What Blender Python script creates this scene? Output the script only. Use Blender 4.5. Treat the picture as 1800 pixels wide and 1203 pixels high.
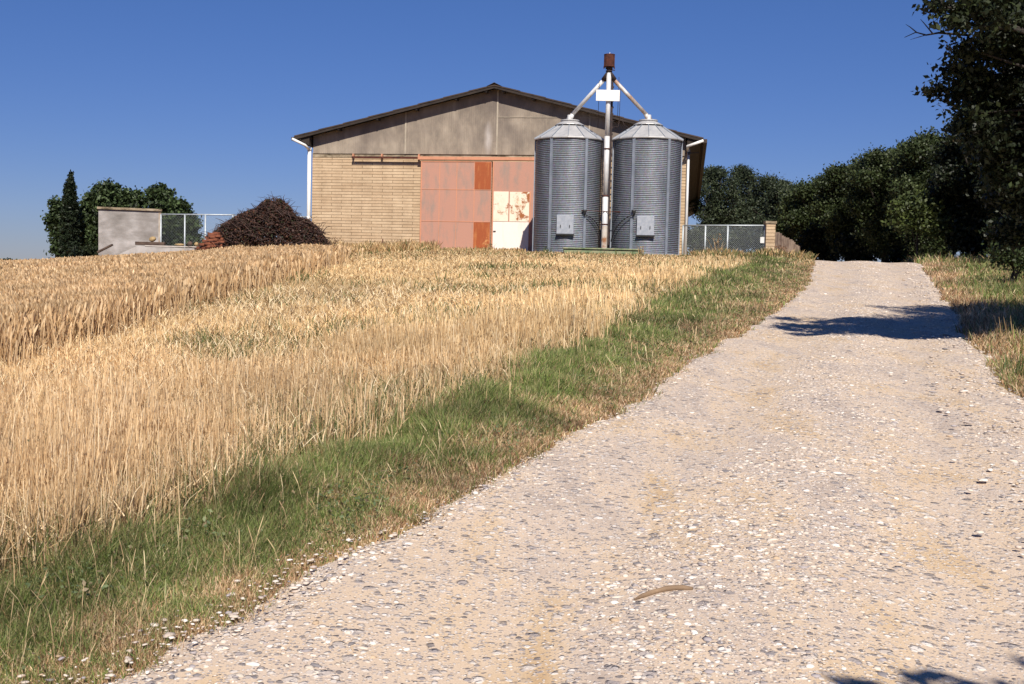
import bpy, math, random
import numpy as np
from mathutils import Vector, Matrix
for o in list(bpy.data.objects): bpy.data.objects.remove(o)
SC = bpy.context.scene
COL = SC.collection
R = math.radians
random.seed(7)
rng = np.random.default_rng(11)

# ---------------------------------------------------------------- camera, sky, sun, exposure
ROLL = R(1.35); PITCH = math.atan((601.5-482)/2000.0); EYE = 1.5
cam = bpy.data.cameras.new('camera'); camo = bpy.data.objects.new('camera', cam); COL.objects.link(camo)
cam.lens = 40.0; cam.sensor_width = 36.0; cam.clip_start = 0.05; cam.clip_end = 6000
camo.location = (0, 0, EYE)
camo.rotation_mode = 'QUATERNION'
camo.rotation_quaternion = (Matrix.Rotation(R(90)-PITCH, 3, 'X') @ Matrix.Rotation(ROLL, 3, 'Z')).to_quaternion()
SC.camera = camo
cam.dof.use_dof = False

SUN_DIR = Vector((0.11, -1.0, 1.0)).normalized()
SUN_EL = math.asin(SUN_DIR.z)
w = bpy.data.worlds.new('World'); SC.world = w; w.use_nodes = True
nt = w.node_tree; nt.nodes.clear()
sky = nt.nodes.new('ShaderNodeTexSky'); sky.sky_type = 'NISHITA'; sky.sun_disc = False
sky.sun_elevation = SUN_EL; sky.sun_rotation = R(176); sky.altitude = 600
sky.air_density = 1.0; sky.dust_density = 0.0; sky.ozone_density = 4.0
hs = nt.nodes.new('ShaderNodeHueSaturation'); hs.inputs['Saturation'].default_value = 1.22
tn = nt.nodes.new('ShaderNodeMix'); tn.data_type = 'RGBA'; tn.blend_type = 'MULTIPLY'; tn.inputs[0].default_value = 1.0
tcw = nt.nodes.new('ShaderNodeTexCoord'); sxw = nt.nodes.new('ShaderNodeSeparateXYZ'); rpw = nt.nodes.new('ShaderNodeValToRGB')
nt.links.new(tcw.outputs['Generated'], sxw.inputs[0]); nt.links.new(sxw.outputs[2], rpw.inputs[0])
rpw.color_ramp.elements[0].position = 0.0; rpw.color_ramp.elements[0].color = (.50, .56, .92, 1)
rpw.color_ramp.elements[1].position = 0.26; rpw.color_ramp.elements[1].color = (.98, .86, 1.14, 1)
nt.links.new(rpw.outputs[0], tn.inputs[7])
bg = nt.nodes.new('ShaderNodeBackground'); bg.inputs[1].default_value = 0.052
wo = nt.nodes.new('ShaderNodeOutputWorld')
nt.links.new(sky.outputs[0], hs.inputs['Color']); nt.links.new(hs.outputs[0], tn.inputs[6])
nt.links.new(tn.outputs[2], bg.inputs[0]); nt.links.new(bg.outputs[0], wo.inputs[0])
sl = bpy.data.lights.new('sun', 'SUN'); so = bpy.data.objects.new('sun', sl); COL.objects.link(so)
sl.energy = 4.8; sl.angle = R(0.5); sl.color = (1.0, 0.93, 0.82)
so.rotation_euler = SUN_DIR.to_track_quat('Z', 'Y').to_euler()
so.location = (3, -20, 25)
SC.view_settings.view_transform = 'Standard'; SC.view_settings.look = 'None'
SC.view_settings.exposure = 0.4; SC.view_settings.gamma = 1.0; SC.view_settings.use_curve_mapping = False

# ---------------------------------------------------------------- measuring helpers
def ray(px, py):
    a = px-900.0; b = 601.5-py
    c, s = math.cos(ROLL), math.sin(ROLL)
    a, b = a*c-b*s, a*s+b*c
    x, y, z = a/2000.0, 1.0, b/2000.0
    cp, sp_ = math.cos(-PITCH), math.sin(-PITCH)
    y, z = y*cp-z*sp_, y*sp_+z*cp
    return x/y, z/y
def P(px, py, Y):
    x, z = ray(px, py)
    return Vector((x*Y, Y, EYE+z*Y))
def sp(t): return np.logaddexp(0, t)
def sm(a, b, t):
    t = np.clip((t-a)/(b-a), 0, 1); return t*t*(3-2*t)
def H(x, y):
    x = np.asarray(x, float); y = np.asarray(y, float)
    z = .0565*(np.maximum(y, -40)-3*sp((y-41.5)/3))
    k = 1-.6*sm(38, 44, y)*sm(-13, -8.5, x)
    t = sp((-x-2.5))
    z = z-.091*60*(1-np.exp(-t/60))*k
    z = z-20*sm(72, 500, y)-10*sm(30, 400, x)
    return z
def vnoise(x, y, scale, seed=0):
    x = np.asarray(x, float)/scale+seed*17.3; y = np.asarray(y, float)/scale+seed*9.1
    xi = np.floor(x).astype(np.int64); yi = np.floor(y).astype(np.int64)
    fx = x-xi; fy = y-yi; fx = fx*fx*(3-2*fx); fy = fy*fy*(3-2*fy)
    def h(a, b):
        n = (a*374761393+b*668265263+seed*362437) & 0xffffffff
        n = ((n ^ (n >> 13))*1274126177) & 0xffffffff
        return ((n ^ (n >> 16)) & 0xffff)/65535.0
    return (h(xi, yi)*(1-fx)+h(xi+1, yi)*fx)*(1-fy)+(h(xi, yi+1)*(1-fx)+h(xi+1, yi+1)*fx)*fy
def fbm(x, y, scale, seed=0):
    return (vnoise(x, y, scale, seed)*.55+vnoise(x, y, scale*.43, seed+1)*.3+vnoise(x, y, scale*.19, seed+2)*.15)

RL = np.array([(-2.6, -20), (-1.95, 0), (-1.42, 3.53), (-1.13, 3.98), (-0.69, 5.03), (-0.34, 5.84), (0.19, 7.15), (1.06, 9.49), (2.82, 14.47), (4.77, 19.94), (6.69, 26.16), (8.75, 33.76), (10.4, 40), (13.2, 52), (17.5, 70), (26, 100), (40, 140)])
RR = np.array([(1.0, -20), (2.2, 0), (3.2, 5), (4.5, 9.95), (4.94, 11.44), (6.06, 14.78), (8.3, 21.64), (10.6, 28.73), (14.3, 40), (18, 52), (23, 70), (32, 100), (46, 140)])
FE = np.array([(-3.8, -4), (-2.4, 3), (-1.98, 4.28), (-1.45, 5.29), (-0.75, 7.43), (0.0, 9.36), (0.75, 12.6), (4.1, 24.33), (6.9, 32.91), (8.0, 38), (8.6, 41)])
WX = -5.3
def xl(y): return np.interp(y, RL[:, 1], RL[:, 0])+(vnoise(y, y*0, 1.1, 3)-.5)*.16+(vnoise(y, y*0, .22, 4)-.5)*.14
def xr(y): return np.interp(y, RR[:, 1], RR[:, 0])+(vnoise(y, y*0, 1.3, 5)-.5)*.3+(vnoise(y, y*0, .3, 6)-.5)*.2
def xf(y): return np.interp(y, FE[:, 1], FE[:, 0])+(vnoise(y, y*0, 1.6, 8)-.5)*.35

# ---------------------------------------------------------------- object helpers
def tag(o, label=None, cat=None, group=None, kind=None):
    if label: o['label'] = label
    if cat: o['category'] = cat
    if group: o['group'] = group
    if kind: o['kind'] = kind
    return o
def empty(name, loc=(0, 0, 0), rz=0):
    o = bpy.data.objects.new(name, None); o.empty_display_size = .3
    o.location = loc; o.rotation_euler = (0, 0, rz); COL.objects.link(o); return o
def link(name, me, mat=None, parent=None, loc=(0, 0, 0)):
    o = bpy.data.objects.new(name, me)
    if mat: me.materials.append(mat)
    COL.objects.link(o); o.location = loc
    if parent: o.parent = parent
    return o
def np_mesh(name, V, F, cols=None, smooth=False):
    V = np.asarray(V, np.float32).reshape(-1, 3); F = np.asarray(F, np.int32)
    n, k = F.shape
    me = bpy.data.meshes.new(name)
    me.vertices.add(len(V)); me.vertices.foreach_set('co', V.ravel())
    me.loops.add(n*k); me.loops.foreach_set('vertex_index', F.ravel())
    me.polygons.add(n); me.polygons.foreach_set('loop_start', np.arange(0, n*k, k, dtype=np.int32))
    try: me.polygons.foreach_set('loop_total', np.full(n, k, np.int32))
    except Exception: pass
    if smooth: me.polygons.foreach_set('use_smooth', np.ones(n, bool))
    if cols is not None:
        a = me.color_attributes.new('tint', 'FLOAT_COLOR', 'POINT')
        c = np.ones((len(V), 4), np.float32); c[:, :3] = cols
        a.data.foreach_set('color', c.ravel())
    me.update(); me.validate()
    return me
class MB:
    def __init__(s): s.v = []; s.f = []; s.sm = []
    def add(s, vs, fs, smooth=False):
        b = len(s.v); s.v += [tuple(v) for v in vs]; s.f += [tuple(b+i for i in f) for f in fs]; s.sm += [smooth]*len(fs); return s
    def box(s, x0, x1, y0, y1, z0, z1):
        vs = [(x, y, z) for z in (z0, z1) for y in (y0, y1) for x in (x0, x1)]
        return s.add(vs, [(0, 2, 3, 1), (4, 5, 7, 6), (0, 1, 5, 4), (2, 6, 7, 3), (0, 4, 6, 2), (1, 3, 7, 5)])
    def obox(s, c, ax, ay, az):
        c = Vector(c); ax = Vector(ax); ay = Vector(ay); az = Vector(az)
        vs = [c+ax*i+ay*j+az*k for k in (-1, 1) for j in (-1, 1) for i in (-1, 1)]
        return s.add(vs, [(0, 2, 3, 1), (4, 5, 7, 6), (0, 1, 5, 4), (2, 6, 7, 3), (0, 4, 6, 2), (1, 3, 7, 5)])
    def bar(s, a, b, w, h, up=(0, 0, 1)):
        a = Vector(a); b = Vector(b); d = (b-a); L = d.length; d.normalize()
        u = Vector(up)
        if abs(d.dot(u)) > .95: u = Vector((0, 1, 0))
        sd = d.cross(u).normalized(); u = sd.cross(d).normalized()
        return s.obox((a+b)/2, d*L/2, sd*w/2, u*h/2)
    def tube(s, pts, rad, n=8, cap=True, smooth=True):
        pts = [Vector(p) for p in pts]
        if not hasattr(rad, '__len__'): rad = [rad]*len(pts)
        vs = []; fs = []; ref = None
        for i, p in enumerate(pts):
            d = (pts[min(i+1, len(pts)-1)]-pts[max(i-1, 0)]).normalized()
            if ref is None:
                ref = Vector((0, 0, 1)) if abs(d.z) < .9 else Vector((1, 0, 0))
            a = d.cross(ref).normalized(); b = a.cross(d).normalized(); ref = b
            for k in range(n):
                t = 2*math.pi*k/n; vs.append(p+(a*math.cos(t)+b*math.sin(t))*rad[i])
        for i in range(len(pts)-1):
            for k in range(n):
                k2 = (k+1) % n; fs.append((i*n+k, i*n+k2, (i+1)*n+k2, (i+1)*n+k))
        s.add(vs, fs, smooth)
        if cap:
            b = len(s.v)-len(vs)
            s.f.append(tuple(b+k for k in range(n))[::-1]); s.sm.append(False)
            s.f.append(tuple(b+(len(pts)-1)*n+k for k in range(n))); s.sm.append(False)
        return s
    def lathe(s, prof, n=32, c=(0, 0), smooth=True, ph=0):
        vs = []; fs = []
        for r, z in prof:
            for k in range(n):
                t = 2*math.pi*k/n+ph; vs.append((c[0]+r*math.cos(t), c[1]+r*math.sin(t), z))
        for i in range(len(prof)-1):
            for k in range(n):
                k2 = (k+1) % n; fs.append((i*n+k, i*n+k2, (i+1)*n+k2, (i+1)*n+k))
        return s.add(vs, fs, smooth)
    def prism(s, poly, y0, y1):   # poly in (x,z), extruded along y
        n = len(poly); vs = [(x, y0, z) for x, z in poly]+[(x, y1, z) for x, z in poly]
        return s.add(vs, [tuple(range(n)), tuple(range(2*n-1, n-1, -1))]+[(i, n+i, n+(i+1) % n, (i+1) % n) for i in range(n)])
    def build(s, name, mat, parent=None, bevel=0, loc=(0, 0, 0)):
        me = bpy.data.meshes.new(name); me.from_pydata(s.v, [], s.f)
        for p, q in zip(me.polygons, s.sm): p.use_smooth = q
        me.update()
        o = link(name, me, mat, parent, loc)
        if bevel:
            m = o.modifiers.new('bevel', 'BEVEL'); m.width = bevel; m.segments = 2; m.limit_method = 'ANGLE'
        return o

# ---------------------------------------------------------------- materials
def newmat(name):
    m = bpy.data.materials.new(name); m.use_nodes = True
    nt = m.node_tree; b = nt.nodes['Principled BSDF']; return m, nt, b
def N(nt, t, **kw):
    n = nt.nodes.new(t)
    for k, v in kw.items():
        if k.startswith('i_'): n.inputs[k[2:].replace('_', ' ')].default_value = v
        else: setattr(n, k, v)
    return n
def coords(nt, scale=(1, 1, 1), kind='Object'):
    tc = N(nt, 'ShaderNodeTexCoord'); mp = N(nt, 'ShaderNodeMapping'); mp.inputs['Scale'].default_value = scale
    nt.links.new(tc.outputs[kind], mp.inputs[0]); return mp.outputs[0]
def noise(nt, vec, scale, detail=6, rough=.6, dist=0):
    n = N(nt, 'ShaderNodeTexNoise'); n.inputs['Scale'].default_value = scale; n.inputs['Detail'].default_value = detail
    n.inputs['Roughness'].default_value = rough; n.inputs['Distortion'].default_value = dist
    nt.links.new(vec, n.inputs['Vector']); return n.outputs['Fac']
def ramp(nt, fac, stops):
    r = N(nt, 'ShaderNodeValToRGB'); e = r.color_ramp.elements
    while len(e) < len(stops): e.new(.5)
    for q, (p, c) in zip(e, stops):
        q.position = p; q.color = (c[0], c[1], c[2], 1) if hasattr(c, '__len__') else (c, c, c, 1)
    nt.links.new(fac, r.inputs[0]); return r.outputs[0]
def mix(nt, fac, a, b, mode='MIX'):
    m = N(nt, 'ShaderNodeMix', data_type='RGBA', blend_type=mode)
    for sock, v in ((m.inputs[0], fac), (m.inputs[6], a), (m.inputs[7], b)):
        if isinstance(v, (int, float)): sock.default_value = v
        elif isinstance(v, tuple): sock.default_value = (v[0], v[1], v[2], 1)
        else: nt.links.new(v, sock)
    return m.outputs[2]
def bump(nt, b, h, strength=.5, dist=.02, prev=None):
    n = N(nt, 'ShaderNodeBump'); n.inputs['Strength'].default_value = strength; n.inputs['Distance'].default_value = dist
    nt.links.new(h, n.inputs['Height'])
    if prev is not None: nt.links.new(prev, n.inputs['Normal'])
    nt.links.new(n.outputs[0], b.inputs['Normal']); return n.outputs[0]
def m_noisy(name, c1, c2, scale=4, rough=.8, metal=0, sc=(1, 1, 1), bmp=.2, dist=.01, c3=None, lo=.35, hi=.65):
    m, nt, b = newmat(name); v = coords(nt, sc)
    f = noise(nt, v, scale); stops = [(lo, c1), (hi, c2)]
    if c3: stops = [(lo, c1), ((lo+hi)/2, c2), (hi, c3)]
    nt.links.new(ramp(nt, f, stops), b.inputs['Base Color'])
    b.inputs['Roughness'].default_value = rough; b.inputs['Metallic'].default_value = metal
    if bmp: bump(nt, b, noise(nt, v, scale*6), bmp, dist)
    return m
def m_tint(name, rough=.7, trans=.25, var=.35):
    m, nt, b = newmat(name)
    a = N(nt, 'ShaderNodeVertexColor', layer_name='tint')
    nt.links.new(a.outputs[0], b.inputs['Base Color']); b.inputs['Roughness'].default_value = rough
    b.inputs['Specular IOR Level'].default_value = .25
    if trans > 0:
        t = N(nt, 'ShaderNodeBsdfTranslucent'); nt.links.new(a.outputs[0], t.inputs[0])
        mx = N(nt, 'ShaderNodeMixShader'); mx.inputs[0].default_value = trans
        out = nt.nodes['Material Output']
        nt.links.new(b.outputs[0], mx.inputs[1]); nt.links.new(t.outputs[0], mx.inputs[2]); nt.links.new(mx.outputs[0], out.inputs[0])
    return m
M = {}
M['straw'] = m_tint('straw', .6, .2)
M['grass'] = m_tint('grass', .55, .3)
M['leaf'] = m_tint('leaf', .5, .12)
M['stone'] = m_tint('stone', .85, 0)
M['bark'] = m_noisy('bark', (.014, .011, .009), (.04, .032, .025), 9, .9, sc=(1, 1, .3), bmp=.6)
M['twig'] = m_noisy('twig', (.026, .015, .013), (.085, .045, .034), 6, .9, bmp=0)
M['white_paint'] = m_noisy('white_paint', (.72, .7, .66), (.82, .81, .78), 5, .55, bmp=.05)
M['galv_pole'] = m_noisy('galv_pole', (.56, .56, .56), (.74, .73, .72), 6, .45, .15, sc=(1, 1, .4), bmp=.05)
M['galv_frame'] = m_noisy('galv_frame', (.38, .42, .45), (.5, .54, .56), 8, .5, .3, bmp=.05)
M['black'] = m_noisy('black_rubber', (.012, .012, .014), (.03, .03, .032), 8, .6, bmp=0)
M['rust_dark'] = m_noisy('rust_dark', (.035, .01, .007), (.07, .018, .01), 7, .9, c3=(.1, .03, .014))
M['rust_black'] = m_noisy('rust_black', (.012, .01, .012), (.05, .025, .02), 9, .8)
M['concrete'] = m_noisy('concrete', (.26, .235, .215), (.4, .37, .35), 1.2, .9, c3=(.5, .47, .46), bmp=.3)
M['roof_sheet'] = m_noisy('roof_sheet', (.03, .02, .015), (.07, .045, .033), 2.5, .9, bmp=.3, dist=.02)
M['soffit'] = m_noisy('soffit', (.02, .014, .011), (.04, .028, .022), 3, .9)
M['green_paint'] = m_noisy('green_paint', (.1, .15, .07), (.2, .24, .13), 5, .7, c3=(.3, .27, .16), bmp=.15)
M['terracotta'] = m_noisy('terracotta', (.10, .032, .018), (.26, .085, .04), 9, .9)
M['timber'] = m_noisy('timber', (.05, .03, .022), (.12, .08, .06), 8, .9, sc=(.3, 1, 1))
M['tan_rock'] = m_noisy('tan_rock', (.2, .13, .06), (.42, .3, .15), 6, .9)
M['stick'] = m_noisy('stick', (.12, .075, .045), (.27, .18, .11), 14, .85, sc=(.4, 1, 1), bmp=.5, dist=.004)

def mat_cladding():
    m, nt, b = newmat('fibre_cladding')
    v = coords(nt, (1, 1, 1)); vs = coords(nt, (1.4, 1, .6)); vp = coords(nt, (.5, 1, .7))
    f = noise(nt, vs, 1.0, 7, .65, .3)
    c = ramp(nt, f, [(.3, (.17, .14, .115)), (.5, (.31, .255, .2)), (.7, (.45, .375, .295))])
    f2 = noise(nt, vp, .55, 4, .6); c2 = mix(nt, ramp(nt, f2, [(.42, 0.), (.62, .75)]), c, (.15, .12, .105))
    fg = noise(nt, v, 60, 2, .7); c3 = mix(nt, .35, c2, ramp(nt, fg, [(.3, .35), (.7, 1.0)]), 'MULTIPLY')
    # pale run-off streak near the ridge line and mossy foot of the sheets
    mp = N(nt, 'ShaderNodeMapping', vector_type='POINT'); tc = N(nt, 'ShaderNodeTexCoord'); nt.links.new(tc.outputs['Object'], mp.inputs[0])
    mp.inputs['Location'].default_value = (-7.28/.2, 0, -4.75/.75); mp.inputs['Scale'].default_value = (1/.2, .01, 1/.75); mp.inputs['Rotation'].default_value = (0, R(0), 0)
    gr = N(nt, 'ShaderNodeTexGradient', gradient_type='SPHERICAL'); nt.links.new(mp.outputs[0], gr.inputs[0])
    st_ = N(nt, 'ShaderNodeMath', operation='MULTIPLY'); st_.inputs[1].default_value = 1.1; st_.use_clamp = True; nt.links.new(gr.outputs['Fac'], st_.inputs[0])
    nz2 = noise(nt, vs, 4, 5); st2 = N(nt, 'ShaderNodeMath', operation='MULTIPLY'); nt.links.new(st_.outputs[0], st2.inputs[0]); nt.links.new(nz2, st2.inputs[1])
    c3 = mix(nt, st2.outputs[0], c3, (.62, .57, .55))
    nt.links.new(c3, b.inputs['Base Color']); b.inputs['Roughness'].default_value = .92
    wv = N(nt, 'ShaderNodeTexWave', wave_type='BANDS', bands_direction='X', wave_profile='SIN'); wv.inputs['Scale'].default_value = 3.5
    nt.links.new(v, wv.inputs[0])
    bump(nt, b, wv.outputs['Fac'], .3, .012); return m
M['cladding'] = mat_cladding()
def mat_brick(name='tuff_blocks', bw=.5, bh=.118, cs=((.52, .385, .25), (.6, .465, .315))):
    m, nt, b = newmat(name)
    tc = N(nt, 'ShaderNodeTexCoord'); sx = N(nt, 'ShaderNodeSeparateXYZ'); cx = N(nt, 'ShaderNodeCombineXYZ')
    nt.links.new(tc.outputs['Object'], sx.inputs[0])
    ad = N(nt, 'ShaderNodeMath', operation='ADD'); nt.links.new(sx.outputs[0], ad.inputs[0]); nt.links.new(sx.outputs[1], ad.inputs[1])
    nt.links.new(ad.outputs[0], cx.inputs[0]); nt.links.new(sx.outputs[2], cx.inputs[1])
    nz = N(nt, 'ShaderNodeTexNoise'); nz.inputs['Scale'].default_value = 1.7; nt.links.new(tc.outputs['Object'], nz.inputs['Vector'])
    vm = N(nt, 'ShaderNodeVectorMath', operation='MULTIPLY_ADD'); vm.inputs[1].default_value = (.03, .02, 0)
    nt.links.new(nz.outputs['Color'], vm.inputs[0]); nt.links.new(cx.outputs[0], vm.inputs[2])
    br = N(nt, 'ShaderNodeTexBrick'); br.inputs['Scale'].default_value = 1; br.inputs['Brick Width'].default_value = bw
    br.inputs['Row Height'].default_value = bh; br.inputs['Mortar Size'].default_value = .009; br.inputs['Mortar Smooth'].default_value = .3
    br.inputs['Bias'].default_value = .1
    br.inputs['Color1'].default_value = (*cs[0], 1); br.inputs['Color2'].default_value = (*cs[1], 1); br.inputs['Mortar'].default_value = (.27, .19, .115, 1)
    nt.links.new(vm.outputs[0], br.inputs[0])
    f = noise(nt, tc.outputs['Object'], 1.6, 8, .7); c = mix(nt, .65, br.outputs['Color'], ramp(nt, f, [(.3, (.6, .52, .45)), (.68, (1.15, 1.1, 1.05))]), 'MULTIPLY')
    f2 = noise(nt, tc.outputs['Object'], 30, 3); c = mix(nt, .4, c, ramp(nt, f2, [(.3, .6), (.7, 1.15)]), 'MULTIPLY')
    nt.links.new(c, b.inputs['Base Color']); b.inputs['Roughness'].default_value = .95
    inv = N(nt, 'ShaderNodeMath', operation='SUBTRACT'); inv.inputs[0].default_value = 1; nt.links.new(br.outputs['Fac'], inv.inputs[1])
    p = bump(nt, b, inv.outputs[0], 1, .02); bump(nt, b, f2, .3, .01, p); return m
M['brick'] = mat_brick(bw=.85)
def mat_door(name, base, blot, rust_lo=.62, rust=(.2, .055, .015), sc=(3, 3, .9)):
    m, nt, b = newmat(name); v = coords(nt, sc); v1 = coords(nt)
    f = noise(nt, v, 1.1, 6, .65); c = mix(nt, ramp(nt, f, [(.5, 0.), (.68, .8)]), base, blot)
    fr = noise(nt, v1, 1.6, 8, .7); c = mix(nt, ramp(nt, fr, [(rust_lo, 0.), (rust_lo+.06, 1.)]), c, rust)
    fg = noise(nt, v1, 40, 2); c = mix(nt, .25, c, ramp(nt, fg, [(.3, .6), (.7, 1.1)]), 'MULTIPLY')
    nt.links.new(c, b.inputs['Base Color']); b.inputs['Roughness'].default_value = .75
    bump(nt, b, noise(nt, v1, 3), .15, .02); return m
M['salmon'] = mat_door('salmon_paint', (.46, .24, .175), (.3, .225, .185), .70, (.42, .16, .07))
M['salmon_trim'] = mat_door('salmon_trim', (.58, .26, .15), (.42, .2, .12), .68, (.3, .1, .04))
M['rust_panel'] = mat_door('rust_sheet', (.33, .075, .018), (.52, .2, .06), .60, (.6, .3, .11), (4, 4, .8))
M['white_door'] = mat_door('white_door', (.85, .77, .7), (.78, .68, .6), .86)
M['white_rusty'] = mat_door('white_rusty', (.82, .72, .58), (.75, .58, .4), .56, (.33, .11, .03), (2, 2, 1.4))
def mat_silo():
    m, nt, b = newmat('galvanised_sheet'); v = coords(nt, (1, 1, 1)); v2 = coords(nt, (1, 1, .25))
    f = noise(nt, v2, 2.2, 5); c = ramp(nt, f, [(.35, (.115, .135, .175)), (.6, (.17, .19, .24)), (.8, (.24, .26, .3))])
    vo = N(nt, 'ShaderNodeTexVoronoi'); vo.inputs['Scale'].default_value = 26; nt.links.new(v, vo.inputs[0])
    c = mix(nt, .25, c, vo.outputs['Color'], 'OVERLAY')
    hs = N(nt, 'ShaderNodeHueSaturation'); hs.inputs['Saturation'].default_value = .7; nt.links.new(c, hs.inputs['Color'])
    nt.links.new(hs.outputs[0], b.inputs['Base Color']); b.inputs['Roughness'].default_value = .55; b.inputs['Metallic'].default_value = .35
    return m
M['silo'] = mat_silo()
M['silo_rib'] = m_noisy('galvanised_rib', (.22, .25, .3), (.3, .33, .38), 4, .5, .35, bmp=.05)
M['silo_roof'] = m_noisy('galvanised_roof', (.4, .4, .405), (.54, .53, .52), 3, .5, .3, bmp=.1)
M['silo_hatch'] = m_noisy('galvanised_hatch', (.3, .33, .38), (.41, .43, .47), 7, .5, .3, bmp=.1)
M['chute_rusty'] = m_noisy('chute_rusty', (.3, .14, .06), (.42, .36, .32), 2.2, .6, .2, c3=(.6, .58, .56), bmp=.1)

def mat_ground():
    m, nt, b = newmat('dry_soil'); v = coords(nt)
    f = noise(nt, v, .5, 8, .65); c = ramp(nt, f, [(.3, (.19, .125, .06)), (.5, (.32, .22, .11)), (.7, (.42, .3, .15))])
    f2 = noise(nt, v, 25, 4, .7); c = mix(nt, .6, c, ramp(nt, f2, [(.3, .5), (.7, 1.3)]), 'MULTIPLY')
    nt.links.new(c, b.inputs['Base Color']); b.inputs['Roughness'].default_value = 1; b.inputs['Specular IOR Level'].default_value = .1
    bump(nt, b, f2, .6, .03); return m
M['ground'] = mat_ground()
def mat_road():
    m, nt, b = newmat('gravel_track'); v = coords(nt)
    vr = N(nt, 'ShaderNodeMapping'); vr.inputs['Rotation'].default_value = (0, 0, R(19)); vr.inputs['Scale'].default_value = (1, .42, 1); nt.links.new(v, vr.inputs[0])
    f = noise(nt, vr.outputs[0], 1.9, 7, .64, .5)
    c = ramp(nt, f, [(.33, (.43, .345, .285)), (.44, (.55, .44, .35)), (.54, (.6, .465, .34)), (.63, (.56, .41, .26)), (.78, (.5, .34, .19))])
    def chips(scale, th, lo, c, k):
        wn = N(nt, 'ShaderNodeTexNoise'); wn.inputs['Scale'].default_value = scale*.6; nt.links.new(v, wn.inputs['Vector'])
        vm = N(nt, 'ShaderNodeVectorMath', operation='MULTIPLY_ADD'); vm.inputs[1].default_value = (.6/scale,)*3
        nt.links.new(wn.outputs['Color'], vm.inputs[0]); nt.links.new(v, vm.inputs[2])
        vo = N(nt, 'ShaderNodeTexVoronoi'); vo.inputs['Scale'].default_value = scale; nt.links.new(vm.outputs[0], vo.inputs[0])
        sx = N(nt, 'ShaderNodeSeparateColor'); nt.links.new(vo.outputs['Color'], sx.inputs[0])
        cc = ramp(nt, sx.outputs[0], [(0, (.15, .135, .14)), (.25, (.33, .295, .295)), (.55, (.5, .44, .4)), (.8, (.66, .6, .55)), (1, (.8, .75, .71))])
        on = ramp(nt, sx.outputs[1], [(th, 0.), (th+.02, 1.)])
        core = ramp(nt, vo.outputs['Distance'], [(.32, 1.), (.5, 0.)])
        mm = N(nt, 'ShaderNodeMath', operation='MULTIPLY'); nt.links.new(on, mm.inputs[0]); nt.links.new(core, mm.inputs[1])
        mk = N(nt, 'ShaderNodeMath', operation='MULTIPLY'); mk.inputs[1].default_value = k; nt.links.new(mm.outputs[0], mk.inputs[0])
        return mix(nt, mk.outputs[0], c, cc), mm.outputs[0]
    c, h1 = chips(75, .35, 0, c, .85)
    c, h2 = chips(34, .55, 0, c, .9)
    c, h3 = chips(17, .8, 0, c, .8)
    fs = noise(nt, v, 180, 2, .8); c = mix(nt, .5, c, ramp(nt, fs, [(.3, .62), (.7, 1.25)]), 'MULTIPLY')
    nt.links.new(c, b.inputs['Base Color']); b.inputs['Roughness'].default_value = .95; b.inputs['Specular IOR Level'].default_value = .2
    p = bump(nt, b, h1, .5, .008); p = bump(nt, b, h2, .6, .015, p); bump(nt, b, h3, .6, .02, p)
    return m
M['road'] = mat_road()

# ---------------------------------------------------------------- ground and track
def sheet(name, xs, ys, fz, mat):
    X, Y = np.meshgrid(xs, ys); Z = fz(X, Y)
    V = np.stack([X, Y, Z], -1).reshape(-1, 3); nx = len(xs)
    i = np.arange(len(ys)-1)[:, None]*nx+np.arange(nx-1)[None]; F = np.stack([i, i+1, i+nx+1, i+nx], -1).reshape(-1, 4)
    return tag(link(name, np_mesh(name, V, F, smooth=True), mat), kind='structure')
ax = np.concatenate([-np.geomspace(3000, 30, 28), np.arange(-28, 28, .25), np.geomspace(30, 3000, 28)])
ay = np.concatenate([-np.geomspace(300, 12, 10), np.arange(-10, 62, .25), np.geomspace(64, 5000, 50)])
def GB(x, y):
    near = sm(120, 60, np.abs(y))*sm(80, 30, np.abs(x))
    inroad = sm(.05, .35, x-xl(y))*sm(.05, .35, xr(y)-x)
    return H(x, y)+(fbm(x, y, 1.5, 2)-.5)*.06*near*(1-inroad)-.09*inroad
sheet('ground', ax, ay, GB, M['ground'])
ry = np.concatenate([np.arange(-8, 45, .12), np.arange(45, 118, 1.0)]); NU = 56
def road_z(x, y, u):
    rut = -.03*np.exp(-((u-.27)/.1)**2)-.03*np.exp(-((u-.72)/.1)**2)+.02*np.exp(-((u-.5)/.12)**2)
    edge = -.03*(sm(.05, 0, u)+sm(.95, 1, u))
    return H(x, y)+.012+rut+edge+(fbm(x, y, .8, 5)-.5)*.035+(vnoise(x, y, .13, 9)-.5)*.008
xL = xl(ry); xR = xr(ry); U = np.linspace(0, 1, NU)
RX = xL[:, None]*(1-U)+xR[:, None]*U; RY = np.repeat(ry[:, None], NU, 1)
RZ = road_z(RX, RY, np.repeat(U[None], len(ry), 0))
i = np.arange(len(ry)-1)[:, None]*NU+np.arange(NU-1)[None]
tag(link('road', np_mesh('road', np.stack([RX, RY, RZ], -1), np.stack([i, i+1, i+NU+1, i+NU], -1).reshape(-1, 4), smooth=True), M['road']), kind='structure')
def road_u(x, y): return (x-np.interp(y, ry, xL))/(np.interp(y, ry, xR)-np.interp(y, ry, xL))

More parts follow.
